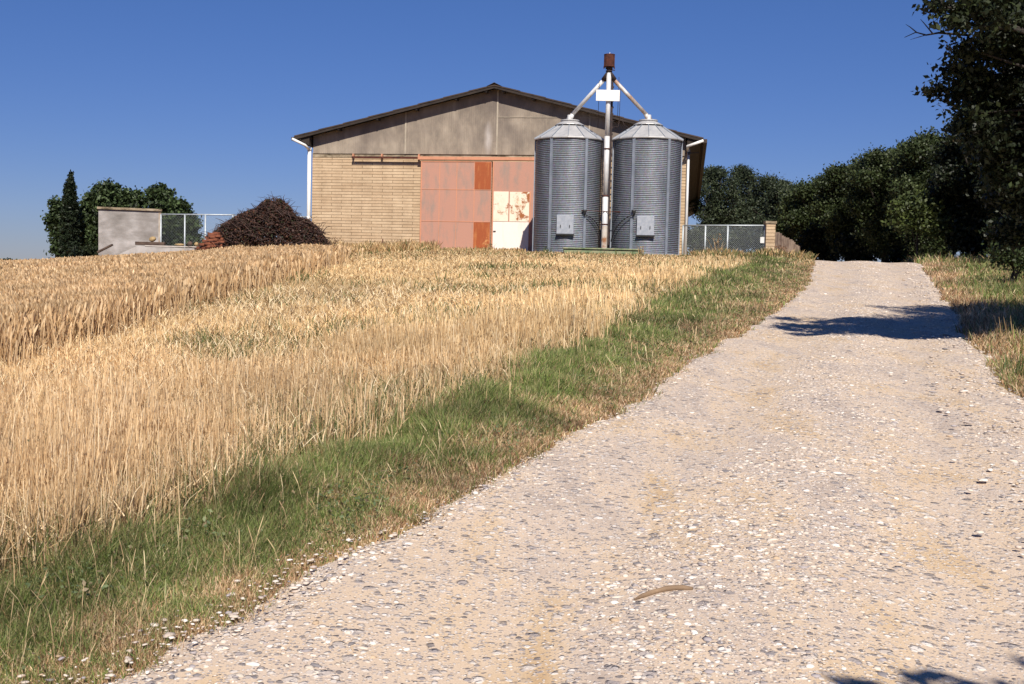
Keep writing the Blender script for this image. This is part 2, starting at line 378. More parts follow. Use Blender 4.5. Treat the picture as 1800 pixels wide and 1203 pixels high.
# ---------------------------------------------------------------- loose stones on the track
ICO_V = []; t_ = (1+5**.5)/2
for a, b in ((-1, t_), (1, t_), (-1, -t_), (1, -t_)): ICO_V.append((a, b, 0))
for a, b in ((-1, t_), (1, t_), (-1, -t_), (1, -t_)): ICO_V.append((0, a, b))
for a, b in ((-1, t_), (1, t_), (-1, -t_), (1, -t_)): ICO_V.append((b, 0, a))
ICO_V = np.array([(-1, t_, 0), (1, t_, 0), (-1, -t_, 0), (1, -t_, 0), (0, -1, t_), (0, 1, t_), (0, -1, -t_), (0, 1, -t_), (t_, 0, -1), (t_, 0, 1), (-t_, 0, -1), (-t_, 0, 1)])/math.hypot(1, t_)
ICO_F = np.array([(0, 11, 5), (0, 5, 1), (0, 1, 7), (0, 7, 10), (0, 10, 11), (1, 5, 9), (5, 11, 4), (11, 10, 2), (10, 7, 6), (7, 1, 8), (3, 9, 4), (3, 4, 2), (3, 2, 6), (3, 6, 8), (3, 8, 9), (4, 9, 5), (2, 4, 11), (6, 2, 10), (8, 6, 7), (9, 8, 1)])
def rand_in(n, y0, y1, pw=1.0):
    # more samples near the camera
    u = rng.random(n); return (y0**(1-pw)+(u)*(y1**(1-pw)-y0**(1-pw)))**(1/(1-pw)) if pw != 1 else y0*(y1/y0)**u
def stones(name, x, y, z, s, label, mat):
    n = len(x)
    sc = s[:, None]*np.stack([rng.uniform(.7, 1.4, n), rng.uniform(.6, 1.1, n), rng.uniform(.2, .42, n)], -1)
    V = ICO_V[None]*rng.uniform(.6, 1.25, (n, 12, 1))*sc[:, None]
    a = rng.uniform(0, 6.28, n); c, sn = np.cos(a)[:, None], np.sin(a)[:, None]
    V = np.stack([V[..., 0]*c-V[..., 1]*sn, V[..., 0]*sn+V[..., 1]*c, V[..., 2]], -1)
    V += np.stack([x, y, z-s*.02], -1)[:, None]
    F = (ICO_F[None]+(np.arange(n)*12)[:, None, None]).reshape(-1, 3)
    pal = np.array([(.63, .54, .45), (.54, .45, .38), (.46, .38, .33), (.76, .69, .62), (.22, .2, .205), (.36, .32, .32), (.5, .37, .25), (.67, .58, .49)])
    k = rng.choice(8, n, p=[.2, .18, .14, .15, .06, .1, .05, .12]); cc = pal[k]*rng.uniform(.85, 1.1, (n, 1))
    return tag(link(name, np_mesh(name, V, F, np.repeat(cc, 12, 0)), mat), label, name, kind='stuff')
n = 75000
y = rand_in(n, 2.6, 42, 1.25); u = rng.random(n); 
keep = rng.random(n) < np.clip(.12+2.0*(fbm(u*4, y, .9, 21)-.4)+1.0*np.exp(-((u-.5)/.13)**2)-.55*np.exp(-((u-.27)/.08)**2)-.55*np.exp(-((u-.73)/.08)**2)+.9*(u > .93)+.7*(u < .07), 0, 1)
y = y[keep]; u = u[keep]; x = np.interp(y, ry, xL)*(1-u)+np.interp(y, ry, xR)*u
z = road_z(x, y, u); s = np.exp(rng.normal(math.log(.0055), .55, len(x)))*(1+.022*y)
s = np.where(rng.random(len(x)) < .035, s*2.0, s)*(.45+1.2*fbm(x, y, .7, 23)); s = np.clip(s, .003, .021+.0008*y)
stones('gravel', x, y, z, s, 'loose pale and grey gravel stones strewn over the track', M['stone'])
# coarser rubble along both shoulders
n = 9000; y = rand_in(n, 3, 42, 1.1); side = rng.random(n) < .6
x = np.where(side, np.interp(y, ry, xR)+rng.normal(-.05, .3, n)-.1, np.interp(y, ry, xL)+rng.normal(.08, .12, n))
kp = rng.random(n) < np.where(side, .9, 1.1*sm(.45, .8, vnoise(y, y*0, 1.4, 31)))
x = x[kp]; y = y[kp]
stones('rubble', x, y, H(x, y)+.012, np.exp(rng.normal(math.log(.0095), .45, len(x)))*(1+.02*y)*np.where(side[kp], 1.15, .7), 'coarser white rubble along both edges of the track', M['stone'])

# ---------------------------------------------------------------- blades
def strips(x, y, z, h, prof_t, prof_w, wd, lean, curve, col, yaw=None):
    """vertical tapered strips; prof_t heights 0..1, prof_w widths per row (n,rows) or (rows,)"""
    n = len(x); k = len(prof_t); a = rng.uniform(0, 6.283, n); yaw = rng.uniform(0, 3.14159, n) if yaw is None else yaw
    t = np.asarray(prof_t)[None]; off = h[:, None]*(lean[:, None]*t+curve[:, None]*t*t)
    zz = z[:, None]+h[:, None]*t*np.sqrt(np.clip(1-(lean[:, None]*.7+curve[:, None]*t*.8)**2, .15, 1))
    cx = x[:, None]+off*np.cos(a)[:, None]; cy = y[:, None]+off*np.sin(a)[:, None]
    w_ = wd[:, None]*np.asarray(prof_w)[None]*.5
    dx = np.cos(yaw)[:, None]*w_; dy = np.sin(yaw)[:, None]*w_
    V = np.stack([np.stack([cx-dx, cy-dy, zz], -1), np.stack([cx+dx, cy+dy, zz], -1)], 2)  # n,k,2,3
    r = np.arange(k-1); base = (np.arange(n)*k*2)[:, None]
    F = np.stack([base+2*r, base+2*r+1, base+2*r+3, base+2*r+2], -1).reshape(-1, 4)
    return V.reshape(-1, 3), F, np.repeat(col, k*2, 0)
def field(name, parts, mat, label, cat):
    Vs = []; Fs = []; Cs = []; o = 0
    for V, F, Cc in parts: Vs.append(V); Fs.append(F+o); Cs.append(Cc); o += len(V)
    ob = link(name, np_mesh(name, np.concatenate(Vs), np.concatenate(Fs), np.concatenate(Cs)), mat)
    return tag(ob, label, cat, kind='stuff')
def pick(pal, n, p=None, jit=.15):
    pal = np.array(pal); return pal[rng.choice(len(pal), n, p=p)]*rng.uniform(1-jit, 1+jit, (n, 1))
def view_ok(x, y, m=1.0): return (x > -.475*y-m) & (x < .475*y+m)
STRAW = [(.68, .50, .27), (.78, .60, .34), (.56, .39, .2), (.86, .71, .45), (.42, .28, .14)]
def weedness(x, y):
    d = xf(y)-x
    return fbm(x, y, 2.2, 41)+.28*np.exp(-d/1.2)+.1*np.exp(-((y-20)/6.)**2)*np.exp(-d/6)
# cut stubble
P_ = []
for (n, y0, y1, hmul) in ((560000, 3.2, 42, 1),):
    y = rand_in(n, y0, y1, .85); x0 = np.maximum(-.475*y-1, WX); x1 = xf(y)-.05+rng.exponential(.11, n)*(.4+.6*sm(5, 9, y))
    x = x0+(x1-x0)*rng.random(n)
    # drilled rows run with the track
    if y0 < 10: x = x+.35*(np.round(x/.14)*.14-x)
    dv = xf(y)-x; h = (.12+.22*rng.random(n))*(1-.5*sm(.8, 3.2, dv)*sm(6, 12, y))*(1-.5*sm(30, 40, y))*(1-.25*sm(10, 25, y))*(.45+1.1*fbm(x, y, .9, 51))
    h *= np.where(rng.random(n) < .08, 1.5, 1)
    wn = weedness(x, y)
    kp = rng.random(n) < np.clip(1.35-1.5*np.clip(wn-.4, 0, 1)*2, .2, 1)*(.4+.6*sm(.2, .6, vnoise(x, y, .12, 55)))*(.62+.38*sm(5, 11, y))
    x, y, h = x[kp], y[kp], h[kp]; n = len(x)
    wd = np.maximum(.0032, .0006*y)*rng.uniform(.7, 1.4, n)
    P_.append(strips(x, y, GB(x, y)-.01, h, [0, .5, 1], [1, .95, .75], wd, np.abs(rng.normal(0, .13, n)), rng.normal(0, .1, n), pick(STRAW, n, [.3, .25, .2, .15, .1])*(np.clip(.38+.75*fbm(x, y, .9, 61)+.5*vnoise(x, y, 4, 63), .55, 1.25)*(.8+.22*sm(5, 14, y)))[:, None]*(np.array([[1.0, .95, .98]])+sm(6, 16, y)[:, None]*np.array([[.04, .06, .0]]))))
# fallen straw between the stalks
n = 170000; y = rand_in(n, 3.2, 42, .8); x0 = np.maximum(-.475*y-1, WX); x = x0+(xf(y)-.12-x0)*rng.random(n)
h = rng.uniform(.04, .13, n); P_.append(strips(x, y, GB(x, y)+rng.uniform(.005, .05, n), h, [0, 1], [1, .8], np.maximum(.0032, .0006*y), rng.uniform(.7, 1.2, n), np.zeros(n), pick(STRAW, n)))
# broken bent leaves
n = 30000; y = rand_in(n, 3.2, 20, .6); x0 = np.maximum(-.475*y-1, WX); x = x0+(xf(y)-x0)*rng.random(n)
P_.append(strips(x, y, GB(x, y)+rng.uniform(0, .2, n), rng.uniform(.06, .16, n), [0, .5, 1], [1, .8, .2], np.maximum(.006, .0008*y), rng.uniform(.2, .9, n), rng.uniform(0, .9, n), pick([(.72, .56, .34), (.8, .66, .44), (.55, .38, .19)], n)))
field('stubble', P_, M['straw'], 'pale gold cut stubble between the verge and the standing wheat', 'stubble')
# standing wheat
P_ = []
n = 230000; y = rand_in(n, 9.5, 50, .75)
xw = WX+(fbm(y, y*0, 1.6, 71)-.5)*.4+rng.exponential(.16, n)
x0 = -.475*y-1.5; x1 = xw-.35*sm(32, 40, y)*6
u = rng.random(n)**1.25; x = x1+(x0-x1)*u; kp = (x < x1) & (y > 10.2) & ~((x > -9.8) & (y > 39.5)); x, y = x[kp], y[kp]; n = len(x)
h = (.44+.2*rng.random(n))*(.85+.3*fbm(x, y, 1.3, 73))
lod = np.full(n, 0.)
wd = np.maximum(.004, .0006*y)*rng.uniform(.8, 1.3, n)
WH = [(.56, .38, .20), (.64, .45, .255), (.46, .29, .145), (.72, .53, .32)]
P_.append(strips(x, y, GB(x, y)-.01, h, [0, .5, .82, .85, .95, 1], [1, 1, .9, 2.6, 2.2, .4], wd, np.abs(rng.normal(0, .10, n)), rng.uniform(0, .22, n), pick(WH, n)*np.clip(.7+.6*fbm(x, y, .8, 75), .65, 1.2)[:, None]))
n = 40000; y = rand_in(n, 10, 50, .75); x0 = -.475*y-1.5; x = WX+(x0-WX)*rng.random(n); kp = ~((x > -9.8) & (y > 39.5)); x, y = x[kp], y[kp]; n = len(x)
P_.append(strips(x, y, GB(x, y)+rng.uniform(.05, .35, n), rng.uniform(.1, .22, n), [0, .5, 1], [1, .8, .2], np.maximum(.006, .0009*y), rng.uniform(.2, .8, n), rng.uniform(0, .8, n), pick(WH, n)))
field('wheat', P_, M['straw'], 'taller ripe brown wheat still standing along the left of the stubble', 'wheat')
# green verge grass and dry grass
GR = [(.15, .205, .055), (.20, .26, .07), (.11, .15, .05), (.26, .28, .10), (.36, .34, .16)]
DRY = [(.56, .4, .23), (.47, .3, .17), (.36, .2, .11), (.68, .52, .34), (.26, .18, .1)]
G_ = []; D_ = []
def verge(n, y0, y1, pw, xa, xb, hh, greenf, seed, wmin=.004):
    y = rand_in(n, y0, y1, pw); a = xa(y); b = xb(y); u = rng.random(n); x = a+(b-a)*u
    g = greenf(x, y, u); isg = rng.random(n) < g
    h = hh(x, y, u)*rng.uniform(.5, 1.2, n)*(.25+1.5*fbm(x, y, .55, seed+5))
    for sel, lst, pal in ((isg, G_, GR), (~isg, D_, DRY)):
        xs, ys, h_ = x[sel], y[sel], h[sel]; m = len(xs)
        cc = pick(pal, m)*np.clip(.35+1.3*fbm(xs, ys, .7, seed+9), .45, 1.4)[:, None]
        hs_ = h_*(1 if lst is G_ else .85)
        lst.append(strips(xs, ys, GB(xs, ys)-.01, hs_, [0, .45, .8, 1], [1, .85, .5, .08], np.maximum(wmin*.8, .0008*ys)*rng.uniform(.7, 1.4, m), rng.uniform(0, .45, m), rng.uniform(0, .7, m), cc))
# left verge: a strip of lush green next to the field, thinning to dry tufts by the track
vg = lambda x, y, u: np.clip(.95+.3*sm(7, 4, y)-1.05*u**1.5+1.3*(fbm(x, y, .45, 81)-.5)+.6*(vnoise(x, y, .08, 83)-.5), .08, .8)*np.where(u < .1, .5, 1)
vh = lambda x, y, u: .195*(1-.75*u**1.1)*(1+.15*sm(8, 16, y))*(.8+.2*sm(3, 8, y))
verge(230000, 2.9, 12, .6, lambda y: xf(y)-.02, lambda y: xl(y)+.05, vh, vg, 90)
verge(150000, 12, 42, .8, lambda y: xf(y)-.05, lambda y: xl(y)+.08, vh, vg, 100, .005)
# short dry mat at the track edge
verge(30000, 2.9, 30, .8, lambda y: xl(y)-.5, lambda y: xl(y)+.02+.3*vnoise(y, y*0, .13, 7), lambda x, y, u: .07+0*u, lambda x, y, u: .25+0*u, 110)
# weeds growing through the stubble
n0 = 90000; y = rand_in(n0, 3.5, 42, .7); x0 = np.maximum(-.475*y-1, WX); x = x0+(xf(y)-x0)*rng.random(n0)
kp = rng.random(n0) < np.clip((weedness(x, y)-.57)*4, 0, 1)*(1-.7*sm(14, 26, y))+.10*sm(9, 5, y); x, y = x[kp], y[kp]; m = len(x)
G_.append(strips(x, y, GB(x, y)-.01, rng.uniform(.1, .32, m), [0, .45, .8, 1], [1, .85, .5, .08], np.maximum(.005, .0011*y), rng.uniform(0, .5, m), rng.uniform(0, .6, m), pick([(.14, .17, .06), (.19, .2, .08), (.1, .13, .045), (.27, .25, .11)], m)))
# right verge
verge(60000, 9.5, 44, .9, lambda y: xr(y)-.05, lambda y: np.maximum(xr(y)+3.5, .48*y+1), lambda x, y, u: .14+.22*u, lambda x, y, u: np.clip(.0+.6*sm(.05, .3, u)+1.1*(fbm(x, y, 2.5, 121)-.5), .03, .85), 130, .006)
verge(3500, 7, 13, .9, lambda y: xr(y)-.05, lambda y: xr(y)+1.5, lambda x, y, u: .12+.1*u, lambda x, y, u: .2+.3*u, 140, .005)
verge(9000, 38, 60, .9, lambda y: xr(y)-.2, lambda y: xr(y)+8, lambda x, y, u: .35+.2*u, lambda x, y, u: .6+0*u, 150, .02)
# rough dry grass in front of the barn, gate and fence
def verge2(n, X0, X1, Y0, Y1, hlo, hhi, g, seed):
    x = rng.uniform(X0, X1, n); y = rng.uniform(Y0, Y1, n); kp = (fbm(x, y, .9, seed) > .33) & (x < xl(y)+.1); x, y = x[kp], y[kp]; m = len(x)
    isg = rng.random(m) < g*2*fbm(x, y, 2, seed+3)
    h = rng.uniform(hlo, hhi, m)*(.5+fbm(x, y, .8, seed+1))
    for sel, lst, pal in ((isg, G_, [(.16, .17, .06), (.1, .13, .04), (.24, .22, .1)]), (~isg, D_, [(.62, .44, .22), (.5, .33, .16), (.7, .53, .3), (.4, .25, .13)])):
        q = sel.sum(); lst.append(strips(x[sel], y[sel], GB(x[sel], y[sel])-.01, h[sel], [0, .5, .85, 1], [1, .9, .9, .2], np.full(q, .03)*rng.uniform(.6, 1.2, q), rng.uniform(0, .35, q), rng.uniform(0, .4, q), pick(pal, q)))
verge2(15000, -10, 10, 38.2, 41.0, .05, .17, .35, 161)
verge2(14000, -10, 10.5, 35.0, 39.4, .05, .17, .3, 162)
verge2(9000, -8.5, -3, 42.5, 46.0, .15, .5, .15, 163)
verge2(3000, -3, .4, 42.5, 45, .08, .24, .2, 168)
verge2(2500, 6.2, 10.5, 39.6, 40.6, .15, .4, .5, 165)
verge2(900, 9.3, 13, 40.5, 47, .1, .3, .3, 166)
# seed stems standing over the verge and broad leaved weeds within it
n = 2600; y = rand_in(n, 3, 40, .7); x = xf(y)+(xl(y)-xf(y))*rng.random(n)**1.1; kp = rng.random(n) < np.clip(3*(fbm(x, y, .7, 181)-.38), 0, 1); x, y = x[kp], y[kp]; n = len(x)
D_.append(strips(x, y, GB(x, y)-.01, rng.uniform(.1, .27, n), [0, .7, .74, .95, 1], [1, .8, 1.9, 1.6, .3], np.maximum(.0017, .0004*y), rng.uniform(0, .4, n), rng.uniform(0, .4, n), pick([(.56, .42, .24), (.46, .32, .18), (.62, .5, .3)], n)))
n = 26000; y = rand_in(n, 3, 30, .6); x = xf(y)+(xl(y)-xf(y))*rng.random(n); kp = rng.random(n) < np.clip(5*(fbm(x, y, .45, 185)-.5), 0, 1); x, y = x[kp], y[kp]; n = len(x)
def leafq(Cn, size, col):
    n = len(Cn); a = rng.normal(size=(n, 3)); a[:, 2] *= .5; a /= np.linalg.norm(a, axis=1, keepdims=True)
    b = np.cross(rng.normal(size=(n, 3))*.5+np.array([0, 0, 1.0]), a); b /= np.linalg.norm(b, axis=1, keepdims=True); q = size[:, None]
    return np.stack([Cn-a*q*.8, Cn+b*q*.45, Cn+a*q*.8, Cn-b*q*.45], 1).reshape(-1, 3), np.arange(n*4).reshape(-1, 4), np.repeat(col, 4, 0)
G_.append(leafq(np.stack([x, y, GB(x, y)+rng.uniform(.02, .13, n)], -1), rng.uniform(.006, .015, n)*(1+.05*y), pick([(.15, .19, .09), (.11, .15, .07), (.2, .23, .11), (.26, .2, .12)], n)))
field('grass', G_, M['grass'], 'green grass of the verges and weeds in the stubble', 'grass')
field('dry_grass', D_, M['straw'], 'bleached dry grass on the verges and before the barn', 'dry grass')

# ---------------------------------------------------------------- barn
BZ = 2.1; BW = 15.1; BL = 50.0; YAW = R(8.78)
RC = P(1203, 400, 44.5)
BO = Vector((RC.x-math.cos(YAW)*BW, RC.y+math.sin(YAW)*BW, BZ))
barn = empty('barn', BO, -YAW); tag(barn, 'long low gabled barn of tan blocks with grey cladding and salmon sliding doors', 'barn')
def BF(px, py, off=0.0):   # pixel to barn front plane coordinates (x from left corner, z above floor)
    dx, dz = ray(px, py); nx, ny = -math.sin(YAW), -math.cos(YAW)
    ox, oy = RC.x+nx*off, RC.y+ny*off
    t = (ox*nx+oy*ny)/(dx*nx+ny); x, y, z = dx*t, t, EYE+dz*t
    return ((x-BO.x)*math.cos(YAW)-(y-BO.y)*math.sin(YAW), z-BZ)
EZ = 6.86-BZ; SL = .25; RIDGE = BW/2; OH = .62
def rz(x): return EZ+SL*(OH+RIDGE-abs(x-RIDGE))   # top of roof
gb = 6.2-BZ
wl = MB(); wl.box(0, BW, 0, .25, -2, gb-.14); wl.build('front_wall', M['brick'], barn)
MB().box(BW-.25, BW, .25, BL, -3, rz(BW)-.16).build('side_wall', M['brick'], barn)
MB().box(0, .25, .25, BL, -3, rz(0)-.16).build('side_wall', M['brick'], barn)
MB().prism([(.25, -3), (BW-.25, -3), (BW-.25, rz(BW-.25)-.2), (RIDGE, rz(RIDGE)-.2), (.25, rz(.25)-.2)], BL-.25, BL).build('back_wall', M['brick'], barn)
M['moss_beam'] = m_noisy('moss_beam', (.1, .075, .045), (.27, .21, .14), 2.5, .95, sc=(1, 1, 2), c3=(.38, .31, .22), bmp=.4)
MB().box(0, BW, -.015, .25, gb-.14, gb+.05).build('ring_beam', M['moss_beam'], barn, .01)
g = MB()
# vertical sheets with slightly different overlap, corrugated bottom edge left to the material
edges = [.04, 3.9, 7.63, 11.3, BW-.04]
for a, b_ in zip(edges[:-1], edges[1:]):
    top = [(a, rz(a)-.1), (b_, rz(b_)-.1)] if not (a < RIDGE < b_) else [(a, rz(a)-.1), (RIDGE, rz(RIDGE)-.1), (b_, rz(b_)-.1)]
    g.prism([(a, gb+.02)]+[(b_-.012, gb+.02)]+[(x-(.012 if x == b_ else 0), z) for x, z in top[::-1]], -.05-.012*(edges.index(a) % 2), .0)
g.build('gable_cladding', M['cladding'], barn)
M['strip'] = m_noisy('strip', (.33, .28, .22), (.42, .36, .28), 5)
MB().box(7.66, BW-.4, -.07, -.055, rz(BW/2)-1.22, rz(BW/2)-1.2).build('sheet_seam', M['strip'], barn) if rz(BW-.4)-.12 > rz(BW/2)-1.2 else MB().box(7.66, 11.8, -.07, -.055, rz(BW/2)-1.22, rz(BW/2)-1.2).build('sheet_seam', M['strip'], barn)
for x in (3.9, 7.63, 11.3): MB().box(x-.03, x+.03, -.075, -.063, gb+.02, rz(x)-.12).build('cover_strip', M['strip'], barn)
# corrugated roof: two slopes with a scalloped verge
rf = MB(); NX = 12
for sgn in (-1, 1):
    a = -OH if sgn < 0 else BW+OH
    segs = 8
    for k in range(segs):
        x0 = a+(RIDGE-a)*k/segs; x1 = a+(RIDGE-a)*(k+1)/segs; lift = .022
        z0, z1 = rz(x0), rz(x1)
        lo, hi = (x0, z0), (x1+(0.06*(-sgn)), z1+.0)
        rf.prism([(lo[0], lo[1]+lift), (hi[0] if k < segs-1 else RIDGE, rz(hi[0]) if k < segs-1 else z1), (hi[0] if k < segs-1 else RIDGE, (rz(hi[0]) if k < segs-1 else z1)-.05), (lo[0], lo[1]+lift-.05)][::1 if sgn < 0 else -1], -.5-.006*(k % 2), BL+.4)
roof = rf.build('roof', M['roof_sheet'], barn)
MB().prism([(RIDGE-.3, rz(RIDGE-.3)+.012), (RIDGE, rz(RIDGE)+.06), (RIDGE+.3, rz(RIDGE+.3)+.012), (RIDGE, rz(RIDGE)+.085)], -.53, BL+.42).build('ridge_cap', M['roof_sheet'], roof)
pu = MB()
for x in [-.4, 1.2, 2.8, 4.4, 6.0, 7.2, 7.9, 9.1, 10.7, 12.3, 13.9, 15.5]: pu.box(x-.05, x+.05, -.44, 1, rz(x)-.2, rz(x)-.07)
for x in (-.4, 15.5): pu.box(x-.05, x+.05, 1, BL, rz(x)-.2, rz(x)-.07)
pu.build('purlin', M['soffit'], roof)
vb = MB()
for a in (-OH, BW+OH):
    p0 = Vector((a, -.47, rz(a)-.085)); p1 = Vector((RIDGE, -.47, rz(RIDGE)-.085)); vb.bar(p0, p1, .03, .11)
vb.build('verge_board', M['soffit'], roof)
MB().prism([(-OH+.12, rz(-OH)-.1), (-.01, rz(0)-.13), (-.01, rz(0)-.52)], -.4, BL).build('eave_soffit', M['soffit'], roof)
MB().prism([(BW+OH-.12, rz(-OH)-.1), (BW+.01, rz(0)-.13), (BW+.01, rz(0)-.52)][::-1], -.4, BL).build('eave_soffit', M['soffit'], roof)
# gutters and pipes
gt = MB()
for x in (-OH-.07, BW+OH+.07): gt.box(x-.07, x+.07, -.42, BL, rz(-OH)-.17, rz(-OH)-.03)
gt.build('gutter', m_noisy('gutter', (.03, .02, .016), (.06, .042, .032), 3), barn)
z1 = BF(517, 246, .3)[1]; z2 = BF(551, 258, .1)[1]
MB().tube([(-.66, -.6, z1), (-.13, -.56, z2), (-.11, -.1, z2-.12)], .055, 8).build('drain_pipe', M['white_paint'], barn)
dp = MB(); dp.tube([(-.1, -.1, z2-.05), (-.1, -.1, -.3)], .075, 12); dp.tube([(-.1, -.1, 1.42), (-.1, -.1, 1.54)], .087, 12); dp.tube([(-.1, -.1, z2-.18), (-.1, -.1, z2-.04)], .087, 12)
dp.build('downpipe', M['white_paint'], barn)
MB().tube([(BW+.62, -.6, z1+.02), (BW+.02, -.56, z1-.2), (BW+.04, -.1, z1-.3)], .055, 8).build('drain_pipe', M['white_paint'], barn)
MB().tube([(BW+.07, -.1, z1-.25), (BW+.07, -.1, -.3)], .05, 10).build('downpipe', M['galv_pole'], barn)
bk = MB(); bk.tube([(BW+.1, -.16, z1-.42), (BW+.1, -.3, z1-.42)], .06, 8); bk.tube([(BW+.1, -.25, z1-.42), (BW+.45, -.25, z1-.4)], .015, 6)
bk.build('wire_bracket', M['black'], barn)
# sliding door leaves
dL0 = BF(741, 350)[0]; dL1 = BF(866, 350)[0]; dT = BF(800, 284)[1]; row1 = BF(800, 334)[1]; row2 = BF(800, 390)[1]
colx = [dL0, BF(774, 350)[0], BF(804, 350)[0], BF(835, 350)[0], dL1]
DY = -.20
ld = MB(); ld.box(dL0, dL1-.03, DY, DY+.05, -.12, dT); door = ld.build('sliding_door', M['salmon'], barn, .004)
door['label'] = 'salmon sliding door leaf with two rusty corner sheets'
st = MB()
for x in colx[1:-1]: st.box(x-.012, x+.012, DY-.008, DY+.01, -.1, dT-.01)
for z in (row1, row2): st.box(dL0+.01, dL1-.04, DY-.011, DY+.01, z-.012, z+.012)
st.box(dL0, dL0+.05, DY-.014, DY+.01, -.1, dT-.02); st.box(dL0+.06, dL1-.05, DY-.014, DY+.01, dT-.05, dT-.01)
st.build('seam', M['salmon_trim'], door)
for (za, zb, lb) in ((row1+.02, dT-.04, 'rusty orange sheet at the top of the door'), (-.08, row2-.02, 'rusty orange sheet at the foot of the door')):
    o = MB().box(colx[3]+.01, dL1-.05, DY-.017, DY+.01, za, zb).build('rusty_sheet', M['rust_panel'], door); o['label'] = lb
rd0 = dL1; rd1 = rd0+3.2; rT = BF(900, 338)[1]; rM = BF(900, 391)[1]; wR = BF(931, 390)[0]; wm = BF(896.5, 360)[0]
d2 = MB().box(rd0+.02, rd1, DY-.03, DY+.03, -.12, dT-.01).build('sliding_door', M['salmon'], barn, .004)
d2['label'] = 'salmon sliding door leaf patched with white sheets'
st = MB(); st.box(rd0+.02, rd0+.07, DY-.045, DY, -.1, dT-.02); st.box(wR+.01, wR+.06, DY-.04, DY, -.1, rT+.02); st.build('seam', M['salmon_trim'], d2)
MB().box(rd0+.08, wm-.025, DY-.05, DY-.01, rM+.02, rT).build('white_patch', M['white_rusty'], d2)
MB().box(wm+.025, wR, DY-.05, DY-.01, rM+.02, rT-.01).build('white_patch', M['white_rusty'], d2)
wk = MB().box(rd0+.08, wR, DY-.052, DY-.01, -.1, rM).build('wicket_door', M['white_door'], d2)
MB().box(rd0+.1, rd0+.2, DY-.09, DY-.05, BF(868, 407)[1]-.015, BF(868, 407)[1]+.015).build('handle', M['black'], wk)
# track over the doors
t0 = BF(621, 275)[0]; t1 = BF(737, 279)[0]; tz = dT+.02
MB().box(t1, rd1+.3, DY-.07, DY+.06, tz+.015, tz+.14).build('door_track', M['salmon_trim'], barn, .006)
MB().box(t0, t1, DY-.03, DY+.02, tz+.045, tz+.13).build('door_track', M['rust_dark'], barn)
for x in (t0+.04, BF(673, 275)[0], BF(738, 275)[0]): MB().box(x-.03, x+.03, DY+.02, -.02, tz+.1, tz+.24).build('track_bracket', M['salmon_trim'], barn)

